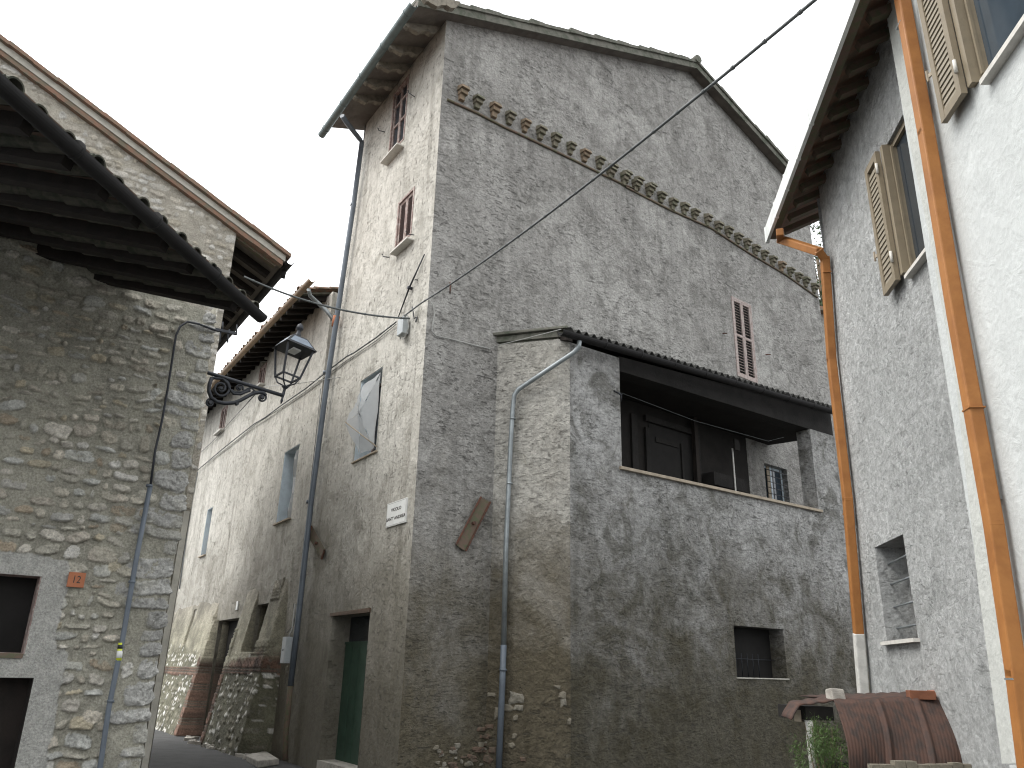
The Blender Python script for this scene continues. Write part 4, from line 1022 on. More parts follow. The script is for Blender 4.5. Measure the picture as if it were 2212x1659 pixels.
# alley side of the same house
S = Wall(AC, -33.0); S.n = -F.n; 
uu = np.arange(0, 5.2, .03); zz_ = np.arange(0, 5.6, .03); U, Z = np.meshgrid(uu, zz_)
Hm, Cm = masonry(U, Z, 14); Hm *= np.clip(U / .1, 0, 1)
grid_mesh('alley_wall', S, U, Z, Hm - .01, Cm, np.ones(U.shape, bool), MT['stone'], sa)
m = MB(); m.poly([A.w(-3.6, 0, -.2), A.w(-3.6, 5.9, -.2), A.w(-3.6, 5.9, -7), A.w(-3.6, 0, -7)]); m.build('rear_wall', MT['cement'], sa)
for hole, nm, mt, dp in ((aw, 'window', 'dark', .28), (a2, 'cellar_door', 'wood_dark', .28)):
    u0, z0 = hole[0]; u1, z1 = hole[2]
    m = MB()
    m.pbox(A, u1, u1 + .02, z0 - .02, z1 + .02, -dp, .010); m.pbox(A, u0, u1, z1, z1 + .02, -dp, .010); m.pbox(A, u0, u1, z0 - .02, z0, -dp, .010)
    o = m.build(nm, MT['shutter_red'] if nm == 'window' else MT['wood_dark'], sa)
    MB().pbox(A, u0, u1, z0, z1, -dp, -dp + .03).build('pane' if nm == 'window' else 'door_boards', MT[mt], o)
MB().pbox(A, aw[0][0], awU + .0, aw[0][1] - .045, aw[0][1] - .005, -.1, .035).rough(.003).build('sill', MT['plank'], sa)
# roof, rafters, tiles
ge1e = ge1 + gd * -.12
m = MB(); lo = [gst, ge1e, ge1e + upA * 5.0, gst + upA * 5.0]; lo = [p + Vector((0, 0, .09)) for p in lo]; m.hexa(lo, [p + Vector((0, 0, .04)) for p in lo]); m.build('roof_boards', MT['soffit_tile'], sa, 'dark soffit of boards and flat tiles')
nb = int((ge1e - gst).length / .40)
for k in range(nb + 1):
    p = ge1e - gd * (.10 + k * .40) + Vector((0, 0, .03)) + upA * .16; MB().bar(p, p + upA * 4.5, .10, .12).build('rafter', MT['wood_dark'], sa)
p = A.w(-.55, 0, .16); q = A.w(-.05, 0, .16)
pr_ = [at_z((330, 655), 5.02), at_z((408, 672), 5.02)]
bm_ = A.w(-.40, roofz(A.w(-.40, 0)) - .10, 0)
coppi(gst + Vector((0, 0, .13)) - upA * .03, ge1e + Vector((0, 0, .13)) - upA * .03, upA, 0, mat=MT['tile_dark'], parent=sa, length=1.6, gap=.27, r=.07, lift=-.12)
m = MB().gutter(gst + Vector((0, 0, .03)) - gp * .03, ge1 + Vector((0, 0, .03)) - gp * .03, .07, 12)
for k in range(5):
    p = (gst + Vector((0, 0, .03)) - gp * .03).lerp(ge1 + Vector((0, 0, .03)) - gp * .03, .3 + k * .14); m.tube([p - gd * .012, p + gd * .012], .075, 12)
m.build('gutter', MT['gutter_dark'], sa, 'black half-round gutter')
# conduit up the wall
cp = [(Z1(945, 1432), .03), (Z1(860, 1400), .05), (Z1(810, 1390), .05), (Z1(778, 1410), .05), (Z1(760, 1450), .05), (Z1(728, 1659), .05), (Z2(700, 160), .05), (Z2(670, 290), .05), (Z2(650, 440), .05)]
m = MB().tube([A.p3(p, o) for p, o in cp], .012, 8); m.build('cable_conduit', MT['iron'], sa, 'thin dark conduit bending to the corner')
cp = [Z2(650, 435), Z2(588, 760), Z2(530, 1100), Z2(470, 1400), Z2(432, 1659), Z2(415, 1780)]
m = MB().tube([A.p3(p, .055) for p in cp], .024, 10)
for q in (Z2(570, 855), Z2(478, 1370), Z2(645, 440)):
    p = A.p3(q, .055); m.tube([p + Vector((0, 0, .012)), p - Vector((0, 0, .012))], .032, 10)
cd = m.build('conduit', MT['pipe_blue'], sa, 'thick grey conduit on the stone wall')
a = A.p3(Z2(523, 1118), .055); b = A.p3(Z2(512, 1195), .055)
MB().tube([a, b], .0255, 10).build('sticker', MT['yellow'], cd); MB().tube([a.lerp(b, .12), a.lerp(b, .34)], .0262, 10).build('sticker_mark', MT['iron'], cd); MB().tube([a.lerp(b, .45), a.lerp(b, .85)], .0262, 10).build('sticker_text', MT['sign'], cd)
def text(body, pl, u, z, out, size, mat, parent, sx=1.0, rot=0.0, name='lettering', shear=0, off=0.0):
    c = bpy.data.curves.new(name, 'FONT'); c.body = body; c.size = size; c.align_x = 'CENTER'; c.align_y = 'CENTER'; c.extrude = .0015; c.shear = shear; c.offset = off
    o = bpy.data.objects.new(name, c); COL.objects.link(o); bpy.context.view_layer.update()
    me = bpy.data.meshes.new_from_object(o.evaluated_get(bpy.context.evaluated_depsgraph_get())); bpy.data.objects.remove(o)
    x = pl.d if (pl.d.cross(Vector((0, 0, 1)))).dot(pl.n) > 0 else -pl.d
    Mx = Matrix((x, Vector((0, 0, 1)), pl.n)).transposed().to_4x4()
    me.transform(Matrix.Translation(pl.w(u, z, out)) @ Mx @ Matrix.Rotation(rot, 4, 'Z') @ Matrix.Diagonal((sx, 1, 1, 1)))
    return link(name, me, mat, parent)
npu, npz = A.px(Z2(330, 846), .05)
plq = thing('number_plate', 'square terracotta plate with number 12 beside the plaster window surround', 'number plate', A.w(npu, npz, .04))
hs = .5 * abs(A.px(Z2(368, 846))[0] - A.px(Z2(294, 846))[0])
o = MB().pbox(A, npu - hs, npu + hs, npz - hs * .95, npz + hs * .95, .032, .055).build('plate', MT['clay_plate'], plq, bevel=.004)
text('12', A, npu, npz, .0565, hs * 1.35, MT['sign_ink'], plq, .8, -.02, 'number')

# ================================================================== second stone house
sb = thing('gabled_stone_house', 'rubble stone house with sloping terracotta verge rising behind the dark eaves', 'house', BC * 1 - Vector((0, 0, BC.z)))
v0 = B.px(M2(0, 235)); v1 = B.px(M2(1620, 1440)); tB = (v0[1] - v1[1]) / (v1[0] - v0[0]); rep('B verge', v0 + v1)
uu = np.arange(-6.5, .001, .018); zz_ = np.arange(3.8, v1[1] + tB * 6.6, .018); U, Z = np.meshgrid(uu, zz_)
Hm, Cm = masonry(U, Z, 41, drop=.25, mortar=(.42, .39, .33), cols=[(.55, .52, .46), (.50, .46, .39), (.60, .58, .53), (.46, .42, .34)])
top = v1[1] + (v1[0] - U) * tB; keep = Z < top + .05
grid_mesh('wall', B, U, Z, Hm, Cm, keep, MT['stone'], sb)
MB().pbox(B, -6.5, -.01, 0, 3.85, -.3, 0).build('lower_wall', MT['cement'], sb)
m = MB(); m.poly([B.w(0, 0, 0), B.w(0, v1[1], 0), B.w(0, v1[1], -8), B.w(0, 0, -8)]); m.build('side_wall', MT['cement'], sb)
eu = B.px((628, 520), .2)[0]; zb_ = lambda u: v1[1] + (v1[0] - u) * tB
def strip(u0, u1, h0, h1, o0, o1, mat, name, n=1, lbl=None, jit=0):
    m = MB(); rnd = random.Random(n)
    for i in range(n):
        a = u0 + (u1 - u0) * i / n; b = u0 + (u1 - u0) * (i + 1) / n; j = rnd.uniform(-jit, jit); k = rnd.uniform(-jit, jit)
        m.hexa([B.w(a, zb_(a) + h0 + j, o0), B.w(b, zb_(b) + h0 + j, o0), B.w(b, zb_(b) + h1 + j * .5, o0), B.w(a, zb_(a) + h1 + j + .008, o0)],
               [B.w(a, zb_(a) + h0 + j, o1 + k), B.w(b, zb_(b) + h0 + j, o1 + k), B.w(b, zb_(b) + h1 + j * .5, o1 + k), B.w(a, zb_(a) + h1 + j + .008, o1 + k)])
    return m.build(name, mat, sb, lbl)
strip(-6.4, eu - .05, .0, .085, -.05, .09, MT['tile'], 'lower_verge_tiles', 26, 'lower row of terracotta verge tiles', .005)
strip(-6.4, eu - .02, .085, .20, -.05, .11, MT['cement'], 'verge_band', 1, 'pale cement band between the tile rows')
strip(-6.4, eu + .05, .20, .265, -.1, .19, MT['tile'], 'upper_verge_tiles', 20, 'upper row of terracotta verge tiles', .008)
rb = [B.w(-6.4, zb_(-6.4) + .19, -.1), B.w(eu, zb_(eu) + .19, -.1)]
m = MB(); bk = F.d * 6.0; m.hexa([rb[0], rb[1], rb[1] + bk, rb[0] + bk], [p + Vector((0, 0, .06)) for p in (rb[0], rb[1], rb[1] + bk, rb[0] + bk)]); m.build('roof', MT['tile'], sb)
m = MB(); lo = [B.w(-.3, zb_(-.3) + .09, -.03), B.w(eu - .02, zb_(eu) + .09, -.03)]; m.hexa([lo[0], lo[1], lo[1] + bk, lo[0] + bk], [p + Vector((0, 0, .04)) for p in (lo[0], lo[1], lo[1] + bk, lo[0] + bk)]); m.build('soffit', MT['soffit'], sb)
for k in range(12):
    a = B.w(-.2, zb_(-.2) + .02, -.06) + F.d * (.04 + k * .45); b = B.w(eu - .12, zb_(eu - .12) + .02, -.06) + F.d * (.04 + k * .45)
    MB().bar(a, b, .1, .11).build('rafter', MT['plank'] if k == 0 else MT['wood_dark'], sb)
ga_ = B.w(eu + .05, zb_(eu) + .10, .18); m = MB().gutter(ga_, ga_ + F.d * 6, .075); 
m.tube([ga_ + F.d * .3 - Vector((0, 0, .07)), ga_ + F.d * .35 - Vector((0, 0, .2))], .04, 8)
m.build('gutter', MT['gutter_dark'], sb, 'dark gutter seen end-on')

# ================================================================== right house
rh = thing('white_house', 'white and grey stuccoed house with orange downpipes in right foreground', 'house', RE * 1)
oR = .42
rg = [RW1.px(Z5(730, 1045), oR), RW1.px(Z5(1110, 0), oR)]; rep('R gutter', rg[0] + rg[1]); zgR = (rg[0][1] + rg[1][1]) / 2
uf = RW1.px((1812, 800))[0]; rep('R far', (uf,))
tw = [RW1.px(L7(205, 1470), 0), RW1.px(L7(130, 745), 0)]
wz0 = RW1.px(Z5(1320, 1195), .0)[1]; wz1 = RW1.px(L7(135, 745), 0)[1]; wu1 = RW1.px(L7(140, 900), 0)[0]; rep('R win', (wz0, wz1, wu1))
nq = [RW1.px(Z6(1198, 708)), RW1.px(Z6(1310, 640)), RW1.px(Z6(1372, 1095)), RW1.px(Z6(1230, 1118))]; rep('niche', sum(nq, ()))
nu1 = (nq[0][0] + nq[3][0]) / 2; nu0 = (nq[1][0] + nq[2][0]) / 2; nz1 = (nq[0][1] + nq[1][1]) / 2; nz0 = (nq[2][1] + nq[3][1]) / 2
ztopR = zgR + .24
far_edge = [RW1.px((1893, 1620)), RW1.px((1812, 800)), RW1.px((1786, 540))]
m = MB(); wuN = -.35
sheet(m, RW1, [(-.4, 0), (far_edge[0][0], 0), far_edge[0], far_edge[1], (far_edge[2][0], ztopR), (-.4, ztopR)], [rect(-.3, wu1, wz0, wz1), rect(nu0, nu1, nz0, nz1)], 0, .5)
m.build('grey_wall', MT['R1'], rh, 'grey granular stuccoed wall')
m = MB(); m.poly([RW1.w(far_edge[1][0], 0), RW1.w(far_edge[1][0], ztopR), RW1.w(far_edge[1][0], ztopR + 1, -7), RW1.w(far_edge[1][0], 0, -7)]); m.build('rear_wall', MT['R1'], rh)
# white wall
e2 = RW2.px((2040, 800))[0]
eT = RW2.px(L7(110, 0)); eB = RW2.px(Z6(1760, 1600)); rep('RW2 edge', eT + eB)
w2u1 = RW2.px(L7(505, 0), 0)[0]; w2z0 = RW2.px(Z5(1640, 350), 0)[1]; w2z1 = w2z0 + 1.35; rep('w2', (w2u1, w2z0, w2z1))
m = MB(); sheet(m, RW2, [(-4.2, 0), (eB[0], 0), eB, eT, (eT[0], 8.5), (-4.2, 8.5)], [rect(w2u1 - 1.05, w2u1, w2z0, w2z1)], 0, .6); m.build('white_wall', MT['R2'], rh, 'white stuccoed wall')
m = MB(); k1 = RW2.px(L7(165, 0))[0] - .0; 
q = [RW2.px(L7(112, 20)), RW2.px(Z5(1312, 480)), RW2.px(Z5(1420, 1000)), RW2.px(Z5(1540, 1659)), RW2.px(Z6(1640, 900)), RW2.px(Z6(1740, 1640)), RW2.px(Z6(1835, 1640)), RW2.px(L7(490, 1659)), RW2.px(L7(230, 20))]
sheet(m, RW2, q, (), .004, .01); m.build('edge_band', MT['strip'], rh, 'smooth render band at the wall edge')
m = MB().pbox(RW2, -4.3, eT[0] + .1, 8.503, 8.60, -6, .3); m.build('roof', MT['tile'], rh)
# roof of lower part
pR = R(24); upR = -RW1.n * math.cos(pR) + Vector((0, 0, math.sin(pR)))
ga_ = RW1.w(-.62, zgR + .07, oR - .04); gb_ = RW1.w(rg[0][0] - .04, zgR + .07, oR - .04)
m = MB(); m.hexa([ga_, gb_, gb_ + upR * 5, ga_ + upR * 5], [p + Vector((0, 0, .05)) for p in (ga_, gb_, gb_ + upR * 5, ga_ + upR * 5)]); m.build('roof', MT['tile'], rh)
m = MB(); m.pbox(RW1, -.62, rg[0][0] - .05, zgR - .02, zgR + .06, oR - .08, oR + .0); m.build('fascia', MT['plank'], rh)
for k in range(12):
    u = rg[0][0] - .15 - k * .30
    if u < -.5: break
    p = RW1.w(u, zgR + .02, oR - .15); MB().bar(p, p + upR * 1.0, .08, .07).build('rafter', MT['wood_red'] if 'wood_red' in MT else MT['plank'], rh)
m = MB().pbox(RW1, -.62, rg[0][0], zgR - .045, zgR + .15, oR + .005, oR + .04)
for k in range(5): u = rg[0][0] - .03 - k * .55; m.pbox(RW1, u - .012, u + .012, zgR - .052, zgR + .156, oR, oR + .047)
m.build('gutter', MT['gutter_white'], rh, 'white square gutter')
def sqpipe(pts, w, mat, name, parent, lbl, side):
    m = MB()
    for i in range(len(pts) - 1):
        a, b = Vector(pts[i]), Vector(pts[i + 1]); dd = (b - a).normalized()
        m.bar(a - dd * w * .3, b + dd * w * .3, w, w, side)
    return m.build(name, mat, parent, lbl, bevel=w * .12)
pp = [RW1.p3(M4(230, 190), oR - .0), RW1.p3(M4(240, 270), oR - .06), RW1.p3(M4(680, 410), .14), RW1.p3(M4(748, 500), .07), RW1.p3(M4(768, 800), .07), RW1.p3(M4(825, 1659), .07), RW1.p3(Z6(1070, 500), .07), RW1.p3(Z6(1118, 1090), .07)]
wp = .085
sqpipe(pp, wp, MT['orange'], 'downpipe', rh, 'orange square downpipe at the far corner', RW1.n)
sqpipe([RW1.p3(Z6(1118, 1090), .07), RW1.p3(Z6(1140, 1360), .07), RW1.p3(Z6(1160, 1659), .07)], wp * 1.08, MT['white_paint'], 'lower_pipe', rh, 'whitewashed foot of the downpipe', RW1.n)
pp = [RW2.p3(L7(170, -200), .08), RW2.p3(L7(205, 0), .08), RW2.p3(L7(330, 700), .08), RW2.p3(L7(488, 1659), .08), RW2.p3(Z6(1700, 600), .08), RW2.p3(Z6(1798, 1250), .08), RW2.p3(Z6(1850, 1650), .08)]
dp2 = sqpipe(pp, .09, MT['orange'], 'downpipe', rh, 'orange square downpipe in front of the white wall', RW2.n)
for pl_, q_, o_, w_, nm_, mt_ in ((RW2, Z6(1615, 108), .08, .100, 'pipe_bracket', 'orange'), (RW1, Z6(1072, 560), .07, .084, 'pipe_bracket', 'orange'), (RW1, M4(765, 660), .07, .084, 'pipe_bracket', 'orange'), (RW2, Z6(1800, 1275), .08, .0925, 'pipe_joint', 'pipe_grey'), (RW2, L7(215, 130), .08, .0925, 'pipe_joint', 'pipe_grey')):
    p = pl_.p3(q_, o_); MB().bar(p + Vector((0, 0, .005)), p - Vector((0, 0, .005)), w_, w_, pl_.n).build(nm_, MT[mt_], rh)
m = MB(); m.tube([RW2.p3(L7(250, -100), -.0), RW2.p3(L7(365, 700), -.0), RW2.p3(L7(545, 1659), -.0), RW2.p3(Z6(1730, 500), 0)], .03, 12); m.build('buried_conduit', MT['R2'], rh, 'conduit ridge plastered over')
# shutters and windows
def bronze(pl, u0, u1, z0, z1, sh_w, lab, n, glass='glass'):
    """window opening u0..u1 (u1 far side), open shutter leaf folded on the far side"""
    wf = frame(pl, u0, u1, z0, z1, -.09, -.03, .05, MT['shutter_bronze'], rh, 'window', False)
    m = MB(); m.pbox(pl, u1 - .02, u1 + .035, z0, z1, -.03, .045); m.pbox(pl, u1 - .055, u1 - .035, z0 + .04, z1 - .04, -.028, -.01); m.build('jamb_profile', MT['shutter_bronze'], wf)
    pane(pl, u0 + .05, u1 - .05, z0 + .05, z1 - .05, -.06, MT[glass], wf)
    lf = louvre(pl, u1 + .045, u1 + .045 + sh_w, z0 - .03, z1 - .02, .045, .04, n, MT['shutter_bronze'], wf, label=lab, st=.055, slat_mat=MT['slat_bronze'], tilt=.95, back=True)
    m = MB()
    for zz in (z0 + .18, z1 - .2): m.tube([pl.w(u1 + .042, zz - .05, .09), pl.w(u1 + .042, zz + .05, .09)], .012, 8)
    m.build('hinge', MT['marble'], lf)
    m = MB(); uo = u1 + .045 + sh_w; zm = z0 + (z1 - z0) * .3
    m.bar(pl.w(uo, zm, .07), pl.w(uo + .05, zm + .0, .09), .012, .03); m.bar(pl.w(uo + .045, zm - .04, .09), pl.w(uo + .045, zm + .05, .09), .015, .015, pl.n); m.build('catch', MT['sill_tan'], lf)
    return wf
shw = RW1.px(L7(45, 885), .085)[0] - wu1 - .045; rep('shutter w', (shw,))
bronze(RW1, -.3, wu1, wz0, wz1, max(.3, shw), 'open bronze louvred shutter on the grey wall', 22)
shw2 = RW2.px(L7(375, 283), .085)[0] - w2u1 - .045; rep('shutter w2', (shw2,))
bronze(RW2, w2u1 - 1.0, w2u1, w2z0, w2z1, max(.3, shw2), 'open bronze louvred shutter on the white wall', 26, 'glass_sky')
z_ = RW1.px(Z5(1315, 1205), .06)[1]; MB().pbox(RW1, -.30, RW1.px(Z5(1315, 1205), .06)[0], z_, z_ + .03, -.3, .06).build('sill', MT['marble'], rh)
z_ = RW2.px(Z5(1642, 368), .06)[1]; MB().pbox(RW2, w2u1 - 1.2, RW2.px(Z5(1642, 368), .06)[0], z_, z_ + .035, -.3, .06).build('sill', MT['marble'], rh)
# niche window
z_ = nz0; MB().pbox(RW1, nu0 - .03, nu1 + .04, z_ - .03, z_, -.4, .05).build('sill', MT['marble'], rh)
fr = frame(RW1, nu0, nu1, nz0, nz1, -.36, -.30, .04, MT['gutter_brown'], rh, 'small_window', False); pane(RW1, nu0 + .03, nu1 - .03, nz0 + .03, nz1 - .03, -.33, MT['glass'], fr)
for t in (.14, .36, .6, .82):
    z_ = nz0 + (nz1 - nz0) * t; MB().tube([RW1.w(nu0, z_, -.06), RW1.w(nu1, z_, -.10)], .009, 6).build('bar', MT['pipe_grey'], fr)
# roof gutter end up at top
m = MB(); p = RW1.p3(Z5(1150, 0), oR); 

# ================================================================== lean-to with rusty sheets
P = at_y((1900, 1500), 6.2)
LT = Wall(at_y((1800, 1560), 6.3), 84.0)
sh = thing('lean_to', 'low lean-to shelter clad with rusty red-brown corrugated sheets', 'shelter', LT.w(.4, 0))
q = [LT.px(L6(625, 385)), LT.px(L6(1880, 345)), LT.px(L6(2060, 1060)), LT.px(L6(760, 1106))]; rep('sheet', sum(q, ()))
m = MB(); NU, NV = 240, 14
def shp(s, t):
    a = Vector(LT.p3(L6(615, 385), .0)).lerp(LT.p3(L6(1885, 350), 0), s); b = LT.p3(L6(770, 1180), .28).lerp(LT.p3(L6(2075, 1180), .28), s)
    o = .001 * math.sin(s * 230) + .018 * max(0, 1 - abs(s - .36) * 30) + .018 * max(0, 1 - abs(s - .68) * 30) + .03 * math.sin(s * 7 + t * 3) * t
    p = a.lerp(b, t) + LT.n * (o + .05 * math.sin(t * math.pi)); return p
for i in range(NU):
    for j in range(NV):
        m.poly([shp(i / NU, j / NV), shp((i + 1) / NU, j / NV), shp((i + 1) / NU, (j + 1) / NV), shp(i / NU, (j + 1) / NV)], True)
o = m.build('front_sheet', MT['rust_sheet'], sh, merge=True); md = o.modifiers.new('s', 'SOLIDIFY'); md.thickness = .006
m = MB()
def top(s, t):
    a = LT.p3(L6(160, 590), .05); b_ = LT.p3(L6(240, 435), .02); c = LT.p3(L6(620, 385), .0); d_ = LT.p3(L6(1880, 345), 0)
    xs = [(0, a), (.07, b_), (.27, c), (1, d_)]
    for k in range(3):
        if s <= xs[k + 1][0]: f = (s - xs[k][0]) / (xs[k + 1][0] - xs[k][0]); p = xs[k][1].lerp(xs[k + 1][1], f); break
    return p - LT.n * (t * (.55 if s > .27 else .16)) + Vector((0, 0, .012 * math.sin(s * 80) + t * .02) if False else Vector((0, 0, .004 * math.sin(s * 80) + t * .02)))
for i in range(70):
    for j in range(3): m.poly([top(i / 70, j / 3), top((i + 1) / 70, j / 3), top((i + 1) / 70, (j + 1) / 3), top(i / 70, (j + 1) / 3)], True)
o = m.build('top_sheet', MT['rust_sheet'], sh, merge=True); md = o.modifiers.new('s', 'SOLIDIFY'); md.thickness = .01
MB().tube([LT.p3(L6(345, 560), -.05), LT.p3(L6(420, 1300), -.05)], .03, 8).build('post', MT['white_paint'], sh)
MB().bar(LT.p3(L6(230, 550), -.1), LT.p3(L6(300, 560), -.6), .05, .08).build('rafter', MT['sill_tan'], sh)
m = MB(); a = LT.px(L6(640, 600))[0]; b_ = LT.px(L6(2000, 600))[0]; m.pbox(LT, a, b_, 0, 1.0, -.55, -.05); m.pbox(LT, LT.px(L6(330, 500))[0], a - .003, LT.px(L6(400, 600))[1], LT.px(L6(400, 455))[1], -.5, -.02); m.build('back_shade_boards', MT['shade_dark'], sh)  # near-black boxes stand in for the shade beneath the top sheet
m = MB(); a = LT.px(L6(1000, 1080), .4)[0]; b_ = LT.px(L6(2100, 1080), .4)[0]; rn = random.Random(2)
for k in range(9):
    x0 = a + (b_ - a) * k / 9; m.pbox(LT, x0 + .004, a + (b_ - a) * (k + 1) / 9 - .004, 0, LT.px(L6(1500, 1050 + rn.uniform(-20, 25)), .4)[1], .36, .42)
m.build('low_boards', MT['st_c'], sh)
c = LT.p3(L6(1540, 330), -.02)
tag(MB().box(c + Vector((0, 0, .0)), (LT.d * .9 + LT.n * .3).normalized() * .09, (LT.n * .9 - LT.d * .3).normalized() * .06, Vector((0, 0, .032))).build('brick', MT['brick_orange'], bevel=.004), 'orange brick lying on the rusty shelter roof', 'brick')
c = LT.p3(L6(635, 330), -.15)
st = MB(); st.box(c, LT.d * .05, LT.n * .05, Vector((0, 0, .045))); st.rough(.008); tag(st.build('stone_block', MT['rubble'], bevel=.008), 'pale stone block on left end of the rusty roof', 'stone')
# clay tile on the right end
c = LT.p3(L6(1760, 345), -.05); m = MB().tube([c - LT.d * .10, c + LT.d * .12], .045, 10); tag(m.build('roof_tile', MT['brick_red']), 'curved clay tile on right end of the rusty roof', 'tile')
# bush
bs = thing('bush', 'bright green feathery bush under the lean-to roof', 'bush', LT.w(LT.px(L6(500, 900))[0], 0, .1))
m = MB(); rn = random.Random(8); cen = LT.p3(L6(520, 930), .05)
stm = MB()
for k in range(30):
    a = LT.w(LT.px(L6(500, 900))[0] + rn.uniform(-.05, .05), 0, .1); b_ = cen + LT.d * rn.uniform(-.14, .14) + LT.n * rn.uniform(-.1, .1) + Vector((0, 0, rn.uniform(-.15, .18))); stm.tube([a, a.lerp(b_, .5) + Vector((0, 0, .08)), b_], .003, 4)
stm.build('stems', MT['bark'], bs)
tuft = [cen + LT.d * rn.gauss(0, .085) + LT.n * rn.gauss(0, .07) + Vector((0, 0, rn.uniform(-.62, .17))) for _ in range(46)]
for k in range(9500):
    c_ = rn.choice(tuft); p = c_ + Vector((rn.gauss(0, .03), rn.gauss(0, .03), rn.gauss(0, .045)))
    s = rn.uniform(.003, .008); v = (Vector((rn.gauss(0, 1), rn.gauss(0, 1), rn.gauss(0, 1) + .8))).normalized(); w_ = v.cross(Vector((rn.gauss(0, 1), rn.gauss(0, 1), rn.gauss(0, 1)))).normalized()
    m.poly([p - v * s * 2, p + w_ * s * .4, p + v * s * 2, p - w_ * s * .4])
for k in range(260):
    c_ = rn.choice(tuft); v = Vector((rn.gauss(0, .35), rn.gauss(0, .35), 1)).normalized(); L_ = rn.uniform(.06, .16); w_ = v.cross(Vector((rn.gauss(0, 1), rn.gauss(0, 1), 0))).normalized() * .0018
    tip = c_ + v * L_ + Vector((rn.gauss(0, .02), rn.gauss(0, .02), 0)); m.poly([c_ - w_, c_ + w_, tip])
m.build('foliage', MT['leaf'], bs)

# ================================================================== street lamp on scroll bracket
lp0 = S.w(1.6, 0, 0); PL = Wall(lp0, 53.0)
lamp = thing('street_lamp', 'black iron lantern on an ornate scrolled wall bracket', 'street lamp', PL.p3(L1(200, 1290)))
arm0 = PL.p3(L1(60, 1095)); arm1 = PL.p3(L1(945, 1365)); rep('lamp arm', arm0)
m = MB().tube([arm0, arm1], .026, 10); m.build('arm', MT['iron'], lamp)
def pxl(pts): return [PL.p3(L1(*p)) for p in pts]
def spiral(cx, cy, r0, r1, turns, a0, sgn=1, n=30):
    return [(cx + (r0 + (r1 - r0) * i / n) * math.cos(a0 + sgn * turns * 2 * math.pi * i / n), cy + (r0 + (r1 - r0) * i / n) * math.sin(a0 + sgn * turns * 2 * math.pi * i / n)) for i in range(n + 1)]
m = MB()
m.tube(pxl([(205, 1180), (180, 1250), (175, 1320), (200, 1390), (260, 1430), (340, 1445), (430, 1440), (500, 1415), (580, 1370), (640, 1340), (700, 1330), (740, 1335), (765, 1365)]), .027, 8)
m.tube(pxl(spiral(725, 1385, 45, 8, 1.5, -.6)), .014, 6)
m.tube(pxl(spiral(188, 1440, 42, 8, 1.5, -1.8, -1)), .014, 6)
m.tube(pxl([(205, 1180), (250, 1185), (320, 1190), (370, 1240), (390, 1300), (430, 1345), (500, 1350), (560, 1325), (600, 1310)]), .02, 8)
m.tube(pxl(spiral(300, 1290, 100, 12, 1.9, -1.4)), .018, 6)
m.tube(pxl(spiral(490, 1285, 42, 8, 1.4, .6, -1)), .012, 6)
m.tube(pxl([(405, 1300), (440, 1330), (520, 1325), (580, 1290), (620, 1285), (650, 1320), (660, 1335)]), .012, 6)
for (x, y) in ((300, 1290), (490, 1285), (725, 1385), (188, 1440), (640, 1330), (465, 1450)):
    c = PL.p3(L1(x, y)); m.tube([c - PL.n * .03, c + PL.n * .03], .022, 8)
m.build('scrollwork', MT['iron'], lamp)
m = MB()
def lathe(m, axis_pts, seg=14): m.tube([p for p, r in axis_pts], [r for p, r in axis_pts], seg)
cxp = lambda y: PL.p3(L1(955 + (1290 - y) * .02, y))
base = PL.p3(L1(962, 1290)); sc = (PL.p3(L1(962, 1290)) - PL.p3(L1(962, 1370))).length / 80
up = (Vector((0, 0, 1)) + PL.d * .11).normalized()
lathe(m, [(base - up * sc * 170, .004), (base - up * sc * 150, .014), (base - up * sc * 130, .02), (base - up * sc * 115, .012), (base - up * sc * 60, .022), (base - up * sc * 10, .018), (base, .03), (base + up * sc * 12, .045), (base + up * sc * 22, .05), (base + up * sc * 32, .01)])
m.build('finial_post', MT['iron'], lamp)
hb = sc * 130; wb = sc * 92; ht = sc * 430; wt = sc * 140
vd = Vector((base.x, base.y, 0)).normalized(); rr_ = Vector((vd.y, -vd.x, 0)); dx = (rr_ * .59 - vd * 1.29).normalized(); dx = (dx - up * dx.dot(up)).normalized(); dy = up.cross(dx)
bc = base + up * hb * .95; tc = base + up * (hb + sc * 300)
cor = lambda c, w: [c + dx * w * a + dy * w * b for a, b in ((-1, -1), (1, -1), (1, 1), (-1, 1))]
b4 = cor(bc, wb); t4 = cor(tc, wt)
m = MB()
for i in range(4):
    m.tube([base + up * sc * 20, (base + up * sc * 45).lerp(b4[i] - up * sc * 60, .7), b4[i]], .011, 6)
    m.bar(b4[i], t4[i], .024, .024, dx); m.bar(b4[i], b4[(i + 1) % 4], .022, .022)
    m.tube([b4[i] - up * sc * 14, b4[i]], .012, 6)
m.build('lantern_frame', MT['iron'], lamp)
m = MB(); r4 = cor(tc, wt * 1.22); r4b = cor(tc + up * sc * 16, wt * 1.12); r5 = cor(tc + up * sc * 120, wt * .62); r5b = cor(tc + up * sc * 138, wt * .50)
m.hexa(r4, r4b); m.hexa(r4b, r5); m.hexa(r5, r5b)
hat = m.build('hood', MT['iron'], lamp)
m = MB()
for i in range(4):
    a, b, c, d_ = r4b[i], r4b[(i + 1) % 4], r5[(i + 1) % 4], r5[i]; ce_ = (a + b + c + d_) / 4; nn = (b - a).cross(d_ - a).normalized(); 
    if nn.dot(ce_ - tc) < 0: nn = -nn
    m.poly([ce_.lerp(x, .82) + nn * .004 for x in (a, b, c, d_)])
m.build('hood_pane', MT['hood_glass'], hat)
m = MB(); tt = tc + up * sc * 138
lathe(m, [(tt, .06), (tt + up * sc * 30, .05), (tt + up * sc * 60, .03), (tt + up * sc * 90, .028), (tt + up * sc * 105, .055), (tt + up * sc * 125, .05), (tt + up * sc * 150, .04), (tt + up * sc * 172, .004)])
